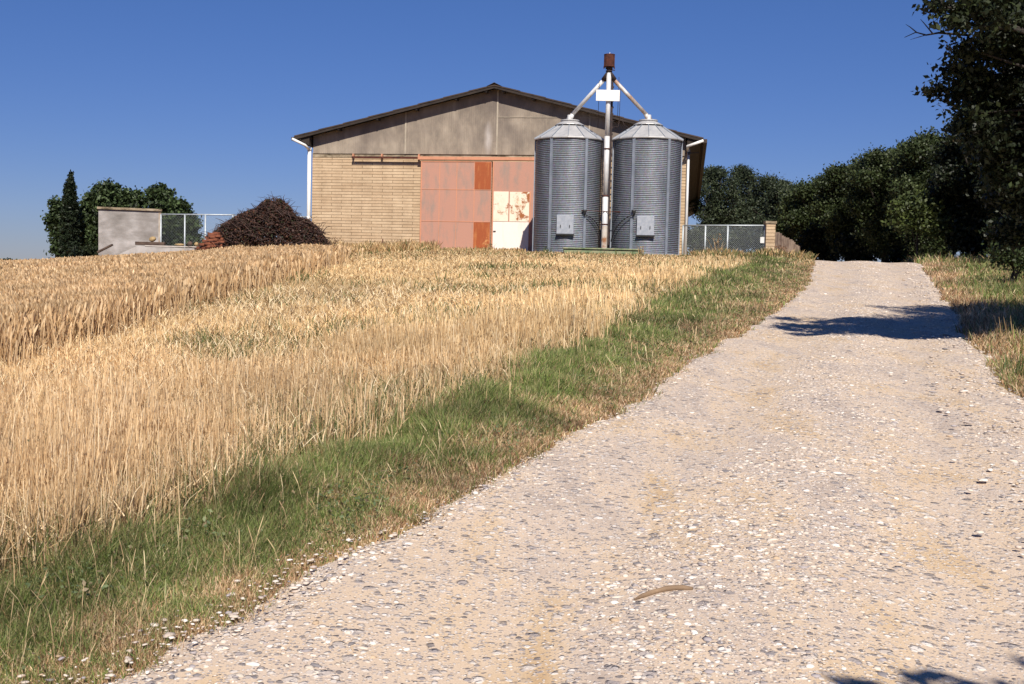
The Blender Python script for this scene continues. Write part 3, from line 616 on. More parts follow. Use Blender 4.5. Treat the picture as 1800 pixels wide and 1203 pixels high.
# ---------------------------------------------------------------- silos
SZ = 2.32; ST = 6.36
def make_silo(cx, cy, ang0, label, mirror):
    root = empty('grain_silo', (cx, cy, SZ)); tag(root, label, 'silo', 'galvanised grain silos in front of the barn')
    Hh = ST-SZ; r0 = 1.2; nring = 62; prof = []
    for i in range(nring*6+1): prof.append((r0+.013*math.sin(2*math.pi*i/6), Hh*i/(nring*6)))
    MB().lathe(prof, 64).build('body', M['silo'], root)
    for k in range(6):
        a = R(-90+ang0+60*k); d = Vector((math.cos(a), math.sin(a), 0)); t = Vector((-d.y, d.x, 0))
        rb = MB(); rb.obox(d*(r0+.025)+Vector((0, 0, Hh/2)), t*.05, d*.016, Vector((0, 0, Hh/2)))
        rb.obox(d*(r0+.047)+t*.042+Vector((0, 0, Hh/2)), t*.008, d*.006, Vector((0, 0, Hh/2))); rb.obox(d*(r0+.047)-t*.042+Vector((0, 0, Hh/2)), t*.008, d*.006, Vector((0, 0, Hh/2)))
        rb.build('rib', M['silo_rib'], root)
    rf = MB(); NS = 14
    rf.lathe([(1.27, Hh-.03), (1.285, Hh+.0), (1.28, Hh+.03), (.5, Hh+.52), (.5, Hh+.545)], NS, smooth=False, ph=R(8))
    rf.lathe([(.46, Hh+.53), (.53, Hh+.55), (.52, Hh+.575), (.3, Hh+.69), (.3, Hh+.72)], 24, smooth=False)
    rf.lathe([(.0, Hh+.75), (.34, Hh+.745), (.34, Hh+.705), (.0, Hh+.70)][::-1], 24, smooth=False)
    roof = rf.build('silo_roof', M['silo_roof'], root)
    se = MB()
    for k in range(NS):
        a = 2*math.pi*k/NS+R(8); d = Vector((math.cos(a), math.sin(a), 0))
        se.bar(d*1.285+Vector((0, 0, Hh+.035)), d*.51+Vector((0, 0, Hh+.53)), .02, .035)
    se.build('roof_seam', M['silo_rib'], roof)
    MB().lathe([(.5, Hh+.50), (.545, Hh+.515), (.545, Hh+.53), (.47, Hh+.54)], 24).build('roof_collar', M['black'], roof)
    MB().lathe([(.1, Hh+.74), (.1, Hh+.93)], 16).build('inlet_neck', M['galv_pole'], root)
    # hatch
    a = R(-90-6 if not mirror else -90-6); d = Vector((math.cos(a), math.sin(a), 0)); t = Vector((-d.y, d.x, 0)); hz = .97
    h = MB().obox(d*(r0+.05)+Vector((0, 0, hz)), t*.3, d*.035, Vector((0, 0, .33))).build('hatch', M['silo_hatch'], root, .008)
    lg = MB(); lg.obox(d*(r0+.07)+Vector((0, 0, hz-.355)), t*.32, d*.06, Vector((0, 0, .018))); lg.build('hatch_sill', M['black'], h)
    for q in (-.16, .16): MB().obox(d*(r0+.1)+t*q+Vector((0, 0, hz-.06)), t*.012, d*.02, Vector((0, 0, .045))).build('latch', M['black'], h)
    # level indicator with drooping hose
    sg = -1 if mirror else 1
    a = R(-90+sg*25); d = Vector((math.cos(a), math.sin(a), 0)); t = Vector((-d.y, d.x, 0))*sg
    b0 = d*(r0+.1)+Vector((0, 0, 1.42))
    MB().lathe([(.0, .09), (.085, .09), (.075, .03), (.03, -.04), (.03, -.12), (.0, -.12)][::-1], 12).build('sensor_cup', M['black'], root, loc=b0)
    pts = []
    for i in range(9):
        q = i/8; an = a+sg*R(48)*q; pts.append(Vector((math.cos(an)*(r0+.1+.05*math.sin(q*3.1)), math.sin(an)*(r0+.1+.05*math.sin(q*3.1)), 1.34-.14*q-.78*q**1.7)))
    MB().tube(pts, .018, 6).build('hose', M['black'], root)
    MB().lathe([(1.32, -.15), (1.32, .0), (.1, .005)], 40, smooth=False).build('base_slab', M['concrete'], root)
    return root
p = P(1000, 440, 41.6); q = P(1137, 440, 41.1)
sLx, sRx = P(1000.5, 300, 41.6).x-.02, P(1137, 300, 41.1).x
make_silo(sLx, 41.6, -27-6, 'corrugated grain silo left of the central pole, nearer the salmon doors', False)
make_silo(sRx, 41.1, -29, 'corrugated grain silo right of the central pole, nearer the mesh gate', True)
# grain elevator between them
EX, EY = P(1062, 430, 40.5).x, 40.5
el = empty('grain_elevator', (EX, EY, SZ)); tag(el, 'tall pale pole with rusty head box, white board and two sloping chutes to the silos', 'grain elevator')
def ez(py): return P(1068, py, EY).z-SZ
pl = MB(); pl.tube([(0, 0, -.1), (0, 0, ez(345))], .1, 16); pl.tube([(0, 0, ez(345)), (0, 0, ez(240))], .092, 16); pl.tube([(0, 0, ez(240)), (0, 0, ez(128))], .083, 16)
pole = pl.build('pole', M['galv_pole'], el)
for py in (395, 262, 345): MB().tube([(0, 0, ez(py)-.02), (0, 0, ez(py)+.02)], .112, 16).build('flange', M['rust_dark'], pole)
MB().tube([(0, 0, -.05), (0, 0, ez(398))], .105, 16, cap=False).build('rusty_foot', m_noisy('rusty_foot', (.28, .12, .05), (.5, .44, .38), 3, .7, c3=(.55, .5, .46)), pole)
bd = MB(); bd.box(.1, .17, .02, .14, .3, ez(132)); 
for i in range(24): bd.box(.165, .2, .05, .09, .4+i*.235, .46+i*.235)
bd.build('return_duct', M['rust_black'], el)
hd = MB(); hd.tube([(0, 0, ez(118)), (0, 0, ez(97))], .195, 10, smooth=False); hd.tube([(0, 0, ez(97)), (0, 0, ez(96))], .2, 10)
hd.box(-.2, -.16, -.02, .02, ez(121), ez(117)); hd.box(.16, .2, -.02, .02, ez(121), ez(117))
head = hd.build('head_box', M['rust_dark'], el)
MB().tube([(-.01, 0, ez(96)), (.015, 0, ez(92.5))], [.02, .008], 6).build('finial', M['white_paint'], head)
nk = MB(); nk.tube([(0, 0, ez(129)), (0, 0, ez(118))], .085, 10); nk.tube([(0, 0, ez(121.5)), (0, 0, ez(120))], .13, 10)
nk.tube([(.0, .0, ez(122)), (.2, -.03, ez(124))], .018, 6); nk.tube([(0, 0, ez(126)), (0, 0, ez(124.5))], .12, 10)
nk.build('neck', M['rust_black'], el)
top = Vector((0, 0, ez(131)))
for (sx, sy, nm, py) in ((sLx, 41.6, 'l', 0), (sRx, 41.1, 'r', 0)):
    end = Vector((sx-EX, sy-EY, ST-SZ+.86)); d = (end-top)
    m0 = top+d*.13
    MB().tube([top+Vector((0, 0, .08)), m0], [.085, .1], 10).build('chute_sleeve', M['rust_black'], el)
    tb = MB(); e2 = top+d*1.06; tb.tube([m0-d*.01, e2], .07, 12); tb.tube([top+d*.93, end+Vector((0, 0, -.12))], .078, 10)
    c = tb.build('chute', M['galv_pole'] if nm == 'l' else M['chute_rusty'], el)
    if nm == 'l': c['label'] = 'pale sloping chute to the left silo'
    else: c['label'] = 'rust streaked sloping chute to the right silo'
b_ = MB(); s0 = P(1047, 157, EY-.13); s1 = P(1089, 178.5, EY-.13)
b_.box(s0.x-EX+.02, s1.x-EX, -.16, -.13, s1.z-SZ, s0.z-SZ-.02); b_.build('board', M['white_paint'], el, .006)
ca = MB()
for x, y0_, y1_ in ((.36, 134, 203), (.42, 150, 214), (-.33, 140, 224)): ca.tube([(x, .15, ez(y1_)), (x+.01, .15, ez(y0_))], .009, 5)
ca.tube([(.0, .12, ez(203)), (.42, .15, ez(203))], .009, 5); ca.tube([(0, .12, ez(222)), (.2, .14, ez(223)), (.4, .15, ez(221)), (.42, .15, ez(210))], .012, 5); ca.tube([(-.33, .15, ez(200)), (0, .12, ez(200))], .009, 5)
ca.tube([(.52, .3, ez(206)), (.62, .32, ez(218)), (.85, .4, ez(223)), (1.05, .5, ez(216)), (1.1, .5, ez(208))], .012, 5)
ca.build('cable', M['rust_black'], el)
ca = MB(); z = SZ; r_ = P(1062, 372, EY).z-SZ; ca.tube([(-.85, -.1, r_+.01), (.8, -.12, r_-.02)], .014, 6); ca.build('cross_rod', M['rust_dark'], el)
# green trough cover at the foot
a = P(991, 434, 39.7); b_ = P(1127, 440, 39.7)
tr = empty('trough', ((a.x+b_.x)/2, 39.85, 2.2)); tag(tr, 'long low green painted trough lid at the foot of the silos', 'trough')
L2 = (b_.x-a.x)/2; t = MB(); t.prism([(-L2, 0), (L2, 0), (L2, .22), (-L2, .22)], -.22, .22); t.build('trough_box', M['green_paint'], tr, .01)
t = MB(); t.box(-L2-.04, L2+.04, -.27, .27, .222, .27); t.build('lid', M['green_paint'], tr, .01)
sl_ = MB().box(-3.9, 3.9, -1.9, 1.9, -.6, 0); s = sl_.build('silo_plinth', M['concrete'], None, .02); s.location = ((sLx+sRx)/2, 41.4, SZ-.15); tag(s, 'low concrete plinth beneath the pair of silos', 'plinth')

# ---------------------------------------------------------------- gate, pillar, fence on the right
def wires(mb, o, ux, W_, H_, sp_=.07, r=.0022):
    o = Vector(o); ux = Vector(ux).normalized(); uz = Vector((0, 0, 1)); nn = ux.cross(uz)
    k = -H_
    while k < W_:
        for s in (1, -1):
            a0 = max(0, k); a1 = min(W_, k+H_)
            z0 = a0-k; z1 = a1-k
            if s < 0: z0, z1 = H_-z0, H_-z1
            mb.bar(o+ux*a0+uz*z0+nn*.003*s, o+ux*a1+uz*z1+nn*.003*s, r*2, r*2)
        k += sp_
def frame_gate(name, A, B, ztop, zbot, posts, label, cat, mesh=True, wsp=.07, wr=.0022):
    A = Vector(A); B = Vector(B); root = empty(name, (A.x, A.y, zbot)); tag(root, label, cat)
    d = (B-A); d.z = 0; Wd = d.length; ux = d.normalized(); hh = ztop-zbot
    MB().tube([ux*0+Vector((0, 0, hh)), ux*Wd+Vector((0, 0, hh))], .028, 8).build('top_rail', M['galv_frame'], root)
    MB().tube([Vector((0, 0, .08)), ux*Wd+Vector((0, 0, .08))], .02, 8).build('bottom_rail', M['galv_frame'], root)
    for q in posts: MB().tube([ux*Wd*q+Vector((0, 0, -.2)), ux*Wd*q+Vector((0, 0, hh))], .033, 8).build('post', M['galv_frame'], root)
    if mesh:
        wm_ = MB(); wires(wm_, Vector((0, 0, .1)), ux, Wd, hh-.12, wsp, wr); wm_.build('wire_mesh', M['galv_frame'], root)
    return root, ux, Wd, hh
gA = P(1201, 395, 42.2); gB = P(1345, 398.5, 40.8)
root, ux, Wd, hh = frame_gate('mesh_gate', gA, gB, (gA.z+gB.z)/2, 2.2, (0, .28, .555, 1), 'wide galvanised wire mesh gate between the silos and the brick pillar', 'gate')
lp = MB(); lp.obox(ux*(Wd-.09)+Vector((0, -.03, hh-.52)), ux*.08, Vector((0, .02, 0)), Vector((0, 0, .11))); lp.build('lock_plate', M['white_paint'], root, .005)
pa = P(1355.5, 390, 40.6); pr = empty('gate_pillar', (pa.x, 40.75, 2.0)); tag(pr, 'square tan brick gate pillar with a flat cap at the end of the mesh gate', 'pillar')
ph = pa.z-2.0
MB().box(-.165, .165, -.165, .165, -.1, ph-.07).build('shaft', M['brick'], pr, .006)
MB().box(-.2, .2, -.2, .2, ph-.07, ph+.02).build('cap', M['moss_beam'], pr, .008)
fr_ = empty('slat_fence', (9.5, 41.2, 2.2)); tag(fr_, 'weathered slatted fence running away behind the brick pillar', 'fence')
fa = Vector((9.45, 41.3)); fb = Vector((15.6, 62)); nP = 19
M['old_wood'] = m_noisy('old_wood', (.1, .065, .05), (.24, .18, .14), 7, .9, sc=(1, 1, .3))
for i in range(nP):
    q = i/(nP-1); c = fa.lerp(fb, q)-Vector((9.5, 41.2)); z0 = float(H(c.x+9.5, c.y+41.2))-2.2; hgt = 1.02-.12*q+random.uniform(-.05, .05)
    MB().obox((c.x, c.y, z0+hgt/2), (.06, .015, 0), (-.01, .045, 0), (random.uniform(-.03, .03), 0, hgt/2)).build('post', M['old_wood'], fr_)
rl = MB()
for hgt in (.3, .62, .88):
    a = fa-Vector((9.5, 41.2)); b2 = fb-Vector((9.5, 41.2)); rl.bar((a.x, a.y, float(H(*fa))-2.2+hgt), (b2.x, b2.y, float(H(*fb))-2.2+hgt-.1), .03, .07)
rl.build('rail', M['old_wood'], fr_)
pk = MB()
for i in range(150):
    q = i/149; c = fa.lerp(fb, q)-Vector((9.5, 41.2)); z0 = float(H(c.x+9.5, c.y+41.2))-2.2; hgt = .95-.12*q+random.uniform(-.08, .05)
    if random.random() < .2: continue
    pk.obox((c.x-.02, c.y-.05, z0+hgt/2), (.02, .05, 0), (-.006, .003, 0), (random.uniform(-.04, .04), 0, hgt/2))
pk.build('slats', M['old_wood'], fr_)['kind'] = 'stuff'

# ---------------------------------------------------------------- tank house, wall, fence, rubble on the left
a = P(173, 368, 50); b_ = P(278, 370, 50); zt = (a.z+b_.z)/2
sh = empty('shed', (a.x, 50, 1.0)); sh.rotation_euler.z = R(19); tag(sh, 'small square grey rendered shed with a thin flat roof beside the cypress', 'shed')
def mat_render():
    m, nt, b = newmat('old_render'); v = coords(nt, (.8, 1, 1.6))
    f = noise(nt, v, 1.1, 6, .6); c = ramp(nt, f, [(.32, (.19, .17, .155)), (.5, (.30, .275, .26)), (.66, (.46, .43, .42))])
    f2 = noise(nt, v, 25, 3); c = mix(nt, .3, c, ramp(nt, f2, [(.3, .6), (.7, 1.2)]), 'MULTIPLY')
    nt.links.new(c, b.inputs['Base Color']); b.inputs['Roughness'].default_value = .95; bump(nt, b, f2, .3, .01); return m
M['render'] = mat_render(); SW = b_.x-a.x
MB().box(0, SW, 0, 2.4, -1, zt-1.0).build('wall', M['render'], sh, .01)
MB().box(-.06, SW+.05, -.08, 2.5, zt-1.0, zt-1.0+.1).build('roof_slab', M['moss_beam'], sh, .01)
MB().box(SW-.1, SW+.012, -.012, .03, -1, zt-1.01).build('corner_strip', m_noisy('corner_strip', (.3, .22, .16), (.5, .45, .38), 3), sh)
a = P(233, 433, 47); b_ = P(398, 436, 46.5); base = float(H(-14, 47))
lw = empty('low_wall', (a.x, 47, base)); tag(lw, 'low pale concrete wall with a sloping end in front of the shed', 'wall')
LW = b_.x-a.x; zt2 = a.z-base
MB().prism([(-1.5, -.8), (LW, -.8), (LW, zt2-.06), (.55, zt2), (.2, zt2+.02), (-1.4, zt2-.75)], 0, .35).build('wall_body', M['concrete'], lw, .01)
MB().box(.5, LW, -.02, .3, zt2+.002, zt2+.05).build('coping', m_noisy('pale_coping', (.4, .35, .31), (.55, .5, .46), 4), lw, .01)
a = P(240, 429, 47.2); b_ = P(290, 431, 47.2)
o = MB().box(-.6, .6, -.12, .12, -.07, .07).build('timber_beam', M['timber'], None, .015); o.location = ((a.x+b_.x)/2, 47.15, lw.location.z+zt2+.125); tag(o, 'dark timber beam lying on the low wall', 'beam')
def rock(name, loc, s, mat, label, cat, sub=2):
    bpy_me = bpy.data.meshes.new(name)
    V = ICO_V.copy(); F = [tuple(f) for f in ICO_F]
    rr = np.random.default_rng(int(abs(loc[0])*100)); V = V*rr.uniform(.8, 1.15, (12, 1))*np.array(s)
    bpy_me.from_pydata([tuple(v) for v in V], [], F); bpy_me.update()
    o = link(name, bpy_me, mat, None, loc); m = o.modifiers.new('s', 'SUBSURF'); m.levels = 1; m.render_levels = 2
    return tag(o, label, cat)
c = P(268, 421, 47.1); rock('rock', (c.x, 47.1, lw.location.z+zt2+.19+.12), (.2, .16, .15), M['tan_rock'], 'tan rock sitting on the dark timber beam', 'rock')
for px, s, lb in ((316, (.28, .12, .07), 'flat pale stone slab on the low wall'), (334, (.14, .12, .14), 'dark rounded stone on the low wall'), (345, (.13, .1, .12), 'brownish stone at the right end of the low wall')):
    c = P(px, 430, 47.15); rock('stone', (c.x, 47.15, lw.location.z+zt2+.05+s[2]*.8), s, M['tan_rock'] if px != 334 else M['timber'], lb, 'stone')
c = P(184, 437, 46.8); o = MB().obox((0, 0, 0), (.3, 0, .16), (0, .1, 0), (-.01, 0, .03)).build('plank', M['timber'], None, .005); o.location = (c.x, 46.85, c.z); tag(o, 'short dark plank leaning on the sloping end of the low wall', 'plank')
MB().bar((c.x-.2, 46.95, c.z-.14), (c.x+.4, 47.05, c.z-.0), .1, .1).build('plank_prop', M['concrete'], None) if False else None
gA = P(283, 377, 49); gB = P(412, 378, 48)
root, *_ = frame_gate('mesh_fence', gA, gB, (gA.z+gB.z)/2, float(H(gA.x, 49)), (0, .33, .61, .98), 'pale galvanised mesh fence panel beside the grey shed', 'fence', True, .13, .0013)
gA = P(412, 379, 48); gB = P(556, 381, 47.6)
root, *_ = frame_gate('mesh_fence', gA, gB, (gA.z+gB.z)/2-.02, float(H(gA.x, 48)), (.25, .5, .75, 1), 'thin galvanised mesh fence behind the brush pile reaching the barn', 'fence', True, .16, .0012)

# brush pile
bx = P(470, 440, 42.5).x; bz = float(H(bx, 42.5)); bp = empty('brush_pile', (bx, 42.5, bz)); tag(bp, 'dark tangled heap of dead brushwood left of the barn', 'brush pile')
ctrl = [(360, 436), (374, 412), (396, 392), (426, 373), (450, 364), (462, 354), (470, 347), (480, 352), (492, 346), (503, 355), (512, 366), (520, 378), (540, 384), (556, 396), (568, 414), (580, 434)]
cx_ = np.array([P(px, py, 42.5).x-bx for px, py in ctrl]); cz_ = np.array([P(px, py, 42.5).z-bz for px, py in ctrl])
def env(x): return np.interp(x, cx_, cz_)
tw = MB(); rr = random.Random(3)
for i in range(5200):
    x = rr.uniform(cx_[0], cx_[-1]); top_ = float(env(x)); q = rr.random()**.6; z = top_*q*.93
    dep = .95*math.sqrt(max(0, 1-(z/max(top_, .1))**2))+.1; y = rr.uniform(-dep, dep)
    L = rr.uniform(.15, .6); an = rr.gauss(0, .7)+(math.pi if rr.random() < .5 else 0); el_ = rr.gauss(.1, .5); az = rr.gauss(0, .8)
    d = Vector((math.cos(an)*math.cos(az), math.sin(az), math.sin(an)*.5+math.sin(el_)*.6)).normalized()
    p0 = Vector((x, y, z)); pts = [p0]
    bend = Vector((rr.uniform(-1, 1), rr.uniform(-1, 1), rr.uniform(-1.2, .3)))
    for k in range(2): d = (d+bend*.3).normalized(); pts.append(pts[-1]+d*L/2)
    if pts[-1].z > float(env(pts[-1].x))+.13 and rr.random() < .8: continue
    r0 = rr.uniform(.008, .02); tw.tube(pts, [r0, r0*.8, r0*.4], 3, cap=False, smooth=False)
for px, py in ((470, 356), (476, 352), (484, 350), (492, 350), (500, 354), (508, 362), (455, 366), (520, 374), (446, 372), (535, 382), (556, 396), (566, 402), (430, 380), (478, 350), (488, 349)):
    for _ in range(5):
        a = P(px+rr.uniform(-8, 8), py+6, 42.5+rr.uniform(-.4, .3))-bp.location; d = Vector((rr.uniform(-.9, 1), rr.uniform(-.4, .4), rr.uniform(.2, 1))).normalized()*rr.uniform(.15, .42)
        tw.tube([a-d*.6, a, a+d*.55+Vector((0, 0, .04)), a+d+Vector((d.x*.3, 0, -.03))], [.016, .013, .009, .004], 3, cap=False)
tw.build('twigs', M['twig'], bp)['kind'] = 'stuff'
n = 30000; x = rng.uniform(cx_[0]+.1, cx_[-1]-.05, n); tp = env(x); q = rng.random(n)**.6; z = tp*q*.97; dep = .98*np.sqrt(np.clip(1-(z/np.maximum(tp, .1))**2, 0, 1)); y = rng.uniform(-1, 1, n)*dep
def leafquads(Cn, size, col, up=0.0, elong=1.6):
    n = len(Cn); a = rng.normal(size=(n, 3)); a[:, 2] += up*0; a /= np.linalg.norm(a, axis=1, keepdims=True)
    nn = rng.normal(size=(n, 3)); nn[:, 2] += up; b = np.cross(nn, a); b /= np.linalg.norm(b, axis=1, keepdims=True)+1e-9
    s = size[:, None] if hasattr(size, '__len__') else size
    cr = np.cross(a, b)
    V = np.stack([Cn-a*s*elong*.5, Cn+b*s*.5+cr*s*.12, Cn+a*s*elong*.5, Cn-b*s*.5+cr*s*.12], 1).reshape(-1, 3)
    F = np.arange(n*4).reshape(-1, 4); return V, F, np.repeat(col, 4, 0)
V, F, Cc = leafquads(np.stack([x, y, z], -1), rng.uniform(.03, .075, n), pick([(.05, .022, .018), (.085, .036, .026), (.13, .06, .035), (.03, .016, .014), (.04, .045, .02)], n))
link('dead_leaves', np_mesh('dead_leaves', V, F, Cc), M['leaf'], bp)['kind'] = 'stuff'
# heap of old bricks at the foot of the pile
bi = 0; proto = None
for row, cnt in enumerate((6, 5, 5, 4, 3, 2)):
    for k in range(cnt):
        px = 348+row*4.5+k*8+random.uniform(-1, 1); c = P(px, 440, 41.6); z = float(H(c.x, 41.6))+.52+row*.112
        me = proto.data if proto else None
        if proto is None:
            o = MB().box(-.13, .13, -.07, .07, -.045, .045).build('brick', M['terracotta'], None, .008); proto = o
        else: o = proto.copy(); COL.objects.link(o)
        o.location = (c.x, 41.6+random.uniform(-.06, .06), z); o.rotation_euler = (random.uniform(-.06, .06), random.uniform(-.08, .08), random.uniform(-.5, .5))
        tag(o, 'old terracotta brick heaped at the left foot of the brush pile', 'brick', 'old bricks heaped beside the brush pile')
hb = float(H(P(365, 440, 41.6).x, 41.6))
o = MB().prism([(-.7, -.2), (.8, -.2), (.75, .37), (-.5, .37)], -.3, .35).build('soil_heap', M['terracotta'], None, .05); o.location = (P(368, 440, 41.6).x, 41.7, hb); tag(o, 'reddish soil heap beneath the old bricks', 'soil heap')
# rusty stake and tall weeds before the barn
c = P(672, 437, 44.8); s = MB().tube([(0, 0, -.2), (.01, 0, c.z-float(H(c.x, 44.8))+.38)], .022, 6).build('iron_stake', M['rust_dark'], None); s.location = (c.x, 44.8, float(H(c.x, 44.8))); tag(s, 'thin rusty iron stake in dry grass before the block wall', 'stake')
# fallen stick on the track and the long bent stalk
a = P(1112, 1047, 4.43); b_ = P(1150, 1034, 4.5); c = P(1212, 1034, 4.52)
def rz_at(x, y): return float(road_z(np.array([x]), np.array([y]), road_u(np.array([x]), np.array([y])))[0])
pts = []
for q in range(8):
    t = q/7; x = a.x+(c.x-a.x)*t; yv = 4.36+.07*math.sin(t*2.6)+.04*t; pts.append(Vector((x, yv, rz_at(x, yv)+.004+.004*math.sin(t*3))))
o0 = pts[0].copy(); s = MB().tube([q-o0 for q in pts], [.003, .010, .012, .010, .013, .012, .013, .007], 8).build('stick', M['stick'], None); s.location = o0
tag(s, 'short curved tan stick lying on the gravel track', 'stick')

# ---------------------------------------------------------------- trees
def tree(name, label, cat, base, blobs, nclus, per, leaf, pal, group=None, trunk_r=.2, spread=.35, shell=.55, limbs=True, seed=0, elong=1.6, up=.3, trunk_mat=None, bare=None):
    global rng
    rng = np.random.default_rng(1000+seed); rd = random.Random(seed)
    base = Vector(base); root = empty(name, base); tag(root, label, cat, group)
    bl = np.array([(b[0]-base.x, b[1]-base.y, b[2]-base.z, b[3], b[4], b[5]) for b in blobs])
    vol = bl[:, 3]*bl[:, 4]*bl[:, 5]; pr_ = vol**(2/3); pr_ /= pr_.sum()
    k = rng.choice(len(bl), nclus, p=pr_); d = rng.normal(size=(nclus, 3)); d /= np.linalg.norm(d, axis=1, keepdims=True)
    r = shell+(1.0-shell)*rng.random(nclus)**.7; r *= 1+.14*np.sin(d[:, 0]*5+k)*np.cos(d[:, 2]*6+k*2)
    cc = bl[k, :3]+d*r[:, None]*bl[k, 3:6]
    cl = pick(pal, nclus, None, .3)
    n = nclus*per; C_ = np.repeat(cc, per, 0)+rng.normal(size=(n, 3))*spread*np.array([1, 1, .7])
    V, F, Cc = leafquads(C_, rng.uniform(.7, 1.3, n)*leaf, np.repeat(cl, per, 0)*rng.uniform(.75, 1.25, (n, 1)), up, elong)
    link('crown', np_mesh('crown', V, F, Cc), M['leaf'], root)
    tk = MB(); tops = sorted(bl.tolist(), key=lambda q: -q[2]); top_ = Vector(tops[0][:3])
    mid = Vector((top_.x*.3, top_.y*.3, top_.z*.5))
    tk.tube([(0, 0, -.4), mid*.5+Vector((rd.uniform(-.1, .1), 0, 0)), mid, mid.lerp(top_, .6), top_], [trunk_r*1.3, trunk_r, trunk_r*.75, trunk_r*.4, trunk_r*.1], 8)
    if limbs:
        for q in bl:
            e = Vector(q[:3]); s0 = mid*rd.uniform(.45, 1.0)
            tk.tube([s0, s0.lerp(e, .5)+Vector((0, 0, .12*abs(e.x-s0.x))), e, e+Vector((rd.uniform(-.5, .5)*q[3], rd.uniform(-.5, .5)*q[4], .5*q[5]))], [trunk_r*.5, trunk_r*.35, trunk_r*.2, trunk_r*.06], 6)
            for _ in range(3):
                ds = Vector((rd.uniform(-1, 1)*q[3], rd.uniform(-1, 1)*q[4], rd.uniform(-.3, .9)*q[5])); tk.tube([e, e+ds*.5+Vector((0, 0, .05)), e+ds*.95], [trunk_r*.18, trunk_r*.1, trunk_r*.03], 5)
    if bare:
        for pts, r0 in bare: tk.tube([Vector(p)-base for p in pts], [r0*(1-.75*i/(len(pts)-1)) for i in range(len(pts))], 6)
    tk.build('trunk', trunk_mat or M['bark'], root)
    return root
def blobs_px(lst, Y, dr=.8):
    out = []
    for px, py, rx, ry_, *dy in lst:
        yy = Y+(dy[0] if dy else 0); c = P(px, py, yy); k = yy/2000.0; out.append((c.x, yy, c.z, rx*k, rx*k*dr, ry_*k))
    return out
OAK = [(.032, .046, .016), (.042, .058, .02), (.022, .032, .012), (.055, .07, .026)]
FAR = [(.038, .052, .028), (.052, .066, .034), (.028, .038, .021)]
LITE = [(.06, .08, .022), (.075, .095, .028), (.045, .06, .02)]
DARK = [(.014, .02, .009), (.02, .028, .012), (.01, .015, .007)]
def gtree(px, py, Y, hw, lab, pal, seed, n=520, group='trees behind the barn and the track', low=440, leaf=.082, name='broadleaf_tree', cat='tree', tr=.16):
    rd = random.Random(seed); lst = []
    hgt = low-py
    lst.append((px+rd.uniform(-.1, .1)*hw, py+hw*.75, hw*.55, hw*.55)); lst.append((px, py+hgt*.5, hw*.8, hgt*.33)); lst.append((px, py+hgt*.75, hw*.7, hgt*.3))
    for i in range(18):
        a = math.pi*(i+.5)/18*1.5-math.pi*.25; s_ = hw*rd.uniform(.16, .34)
        ex = px+math.cos(a)*(hw*rd.uniform(.7, 1.05)-s_*.3); ey = py+hgt*.42-math.sin(a)*(hgt*.42-s_)*rd.uniform(.82, 1.0)
        lst.append((ex, ey, s_, s_*.8, rd.uniform(-1.2, 1.0)))
    bl = blobs_px(lst, Y); c = P(px, low+5, Y)
    return tree(name, lab, cat, (c.x, Y, float(H(c.x, Y))), bl, int(n*1.6), 48, leaf, pal, group, tr, .24, seed=seed, shell=.25)
gtree(1258, 286, 76, 38, 'feathery dark tree showing first to the right of the barn eave', FAR, 1, 260)
gtree(1306, 290, 79, 27, 'narrow tree with a pointed top second from the barn eave', FAR, 2, 220)
gtree(1349, 308, 74, 27, 'small airy tree above the middle of the mesh gate', FAR, 3, 200)
gtree(1378, 318, 70, 26, 'low rounded tree above the brick pillar', FAR, 4, 230)
gtree(1428, 318, 62, 46, 'dark rounded tree just right of the brick pillar', OAK, 5)
gtree(1490, 290, 58, 50, 'dark oak above the left side of the track crest', OAK, 6, 600)
gtree(1557, 260, 54, 56, 'broad dark oak above the middle of the track crest', OAK, 7, 680)
gtree(1636, 232, 51, 64, 'tall dark oak above the right side of the track crest', OAK, 8, 760)
gtree(1455, 306, 66, 36, 'dark tree filling the gap between the first two oaks right of the pillar', OAK, 11, 300)
gtree(1520, 275, 64, 38, 'dark tree filling the skyline notch above the track crest', OAK, 12, 300)
gtree(1597, 250, 60, 40, 'dark tree behind the two oaks at the right of the crest', OAK, 13, 340)
gtree(1395, 325, 68, 22, 'low dark tree directly above the pillar cap', FAR, 14, 220)
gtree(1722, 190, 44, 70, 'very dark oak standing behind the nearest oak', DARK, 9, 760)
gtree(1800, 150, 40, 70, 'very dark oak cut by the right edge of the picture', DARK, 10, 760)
# understorey shrubs; shade under the crowns is put into the near-black leaf colours
def shrub(px, py, Y, rx, ry_, lab, pal, seed, n=170, leaf=.11, name='shrub', cat='shrub', group='shrubs under the trees behind the track'):
    rd = random.Random(seed); lst = [(px+rd.uniform(-.6, .6)*rx, py+rd.uniform(-.3, .5)*ry_, rx*rd.uniform(.4, .65), ry_*rd.uniform(.4, .65), rd.uniform(-.5, .5)) for _ in range(6)]
    c = P(px, py+ry_, Y); return tree(name, lab, cat, (c.x, Y, float(H(c.x, Y))), blobs_px(lst, Y), n, 26, leaf, pal, group, .04, .16, seed=seed, shell=.2)
shrub(1250, 410, 70, 45, 45, 'dark shrub seen through the left bay of the mesh gate', FAR, 21, 200)
shrub(1320, 415, 68, 45, 42, 'dark shrub seen through the right bay of the mesh gate', FAR, 22, 200)
shrub(1392, 400, 66, 40, 50, 'dark shrub behind the brick pillar', OAK, 23, 220)
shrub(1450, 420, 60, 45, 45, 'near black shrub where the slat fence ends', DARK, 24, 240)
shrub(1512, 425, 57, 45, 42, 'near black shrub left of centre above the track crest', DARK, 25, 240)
shrub(1570, 425, 55, 45, 42, 'near black shrub at the middle of the track crest', DARK, 26, 240)
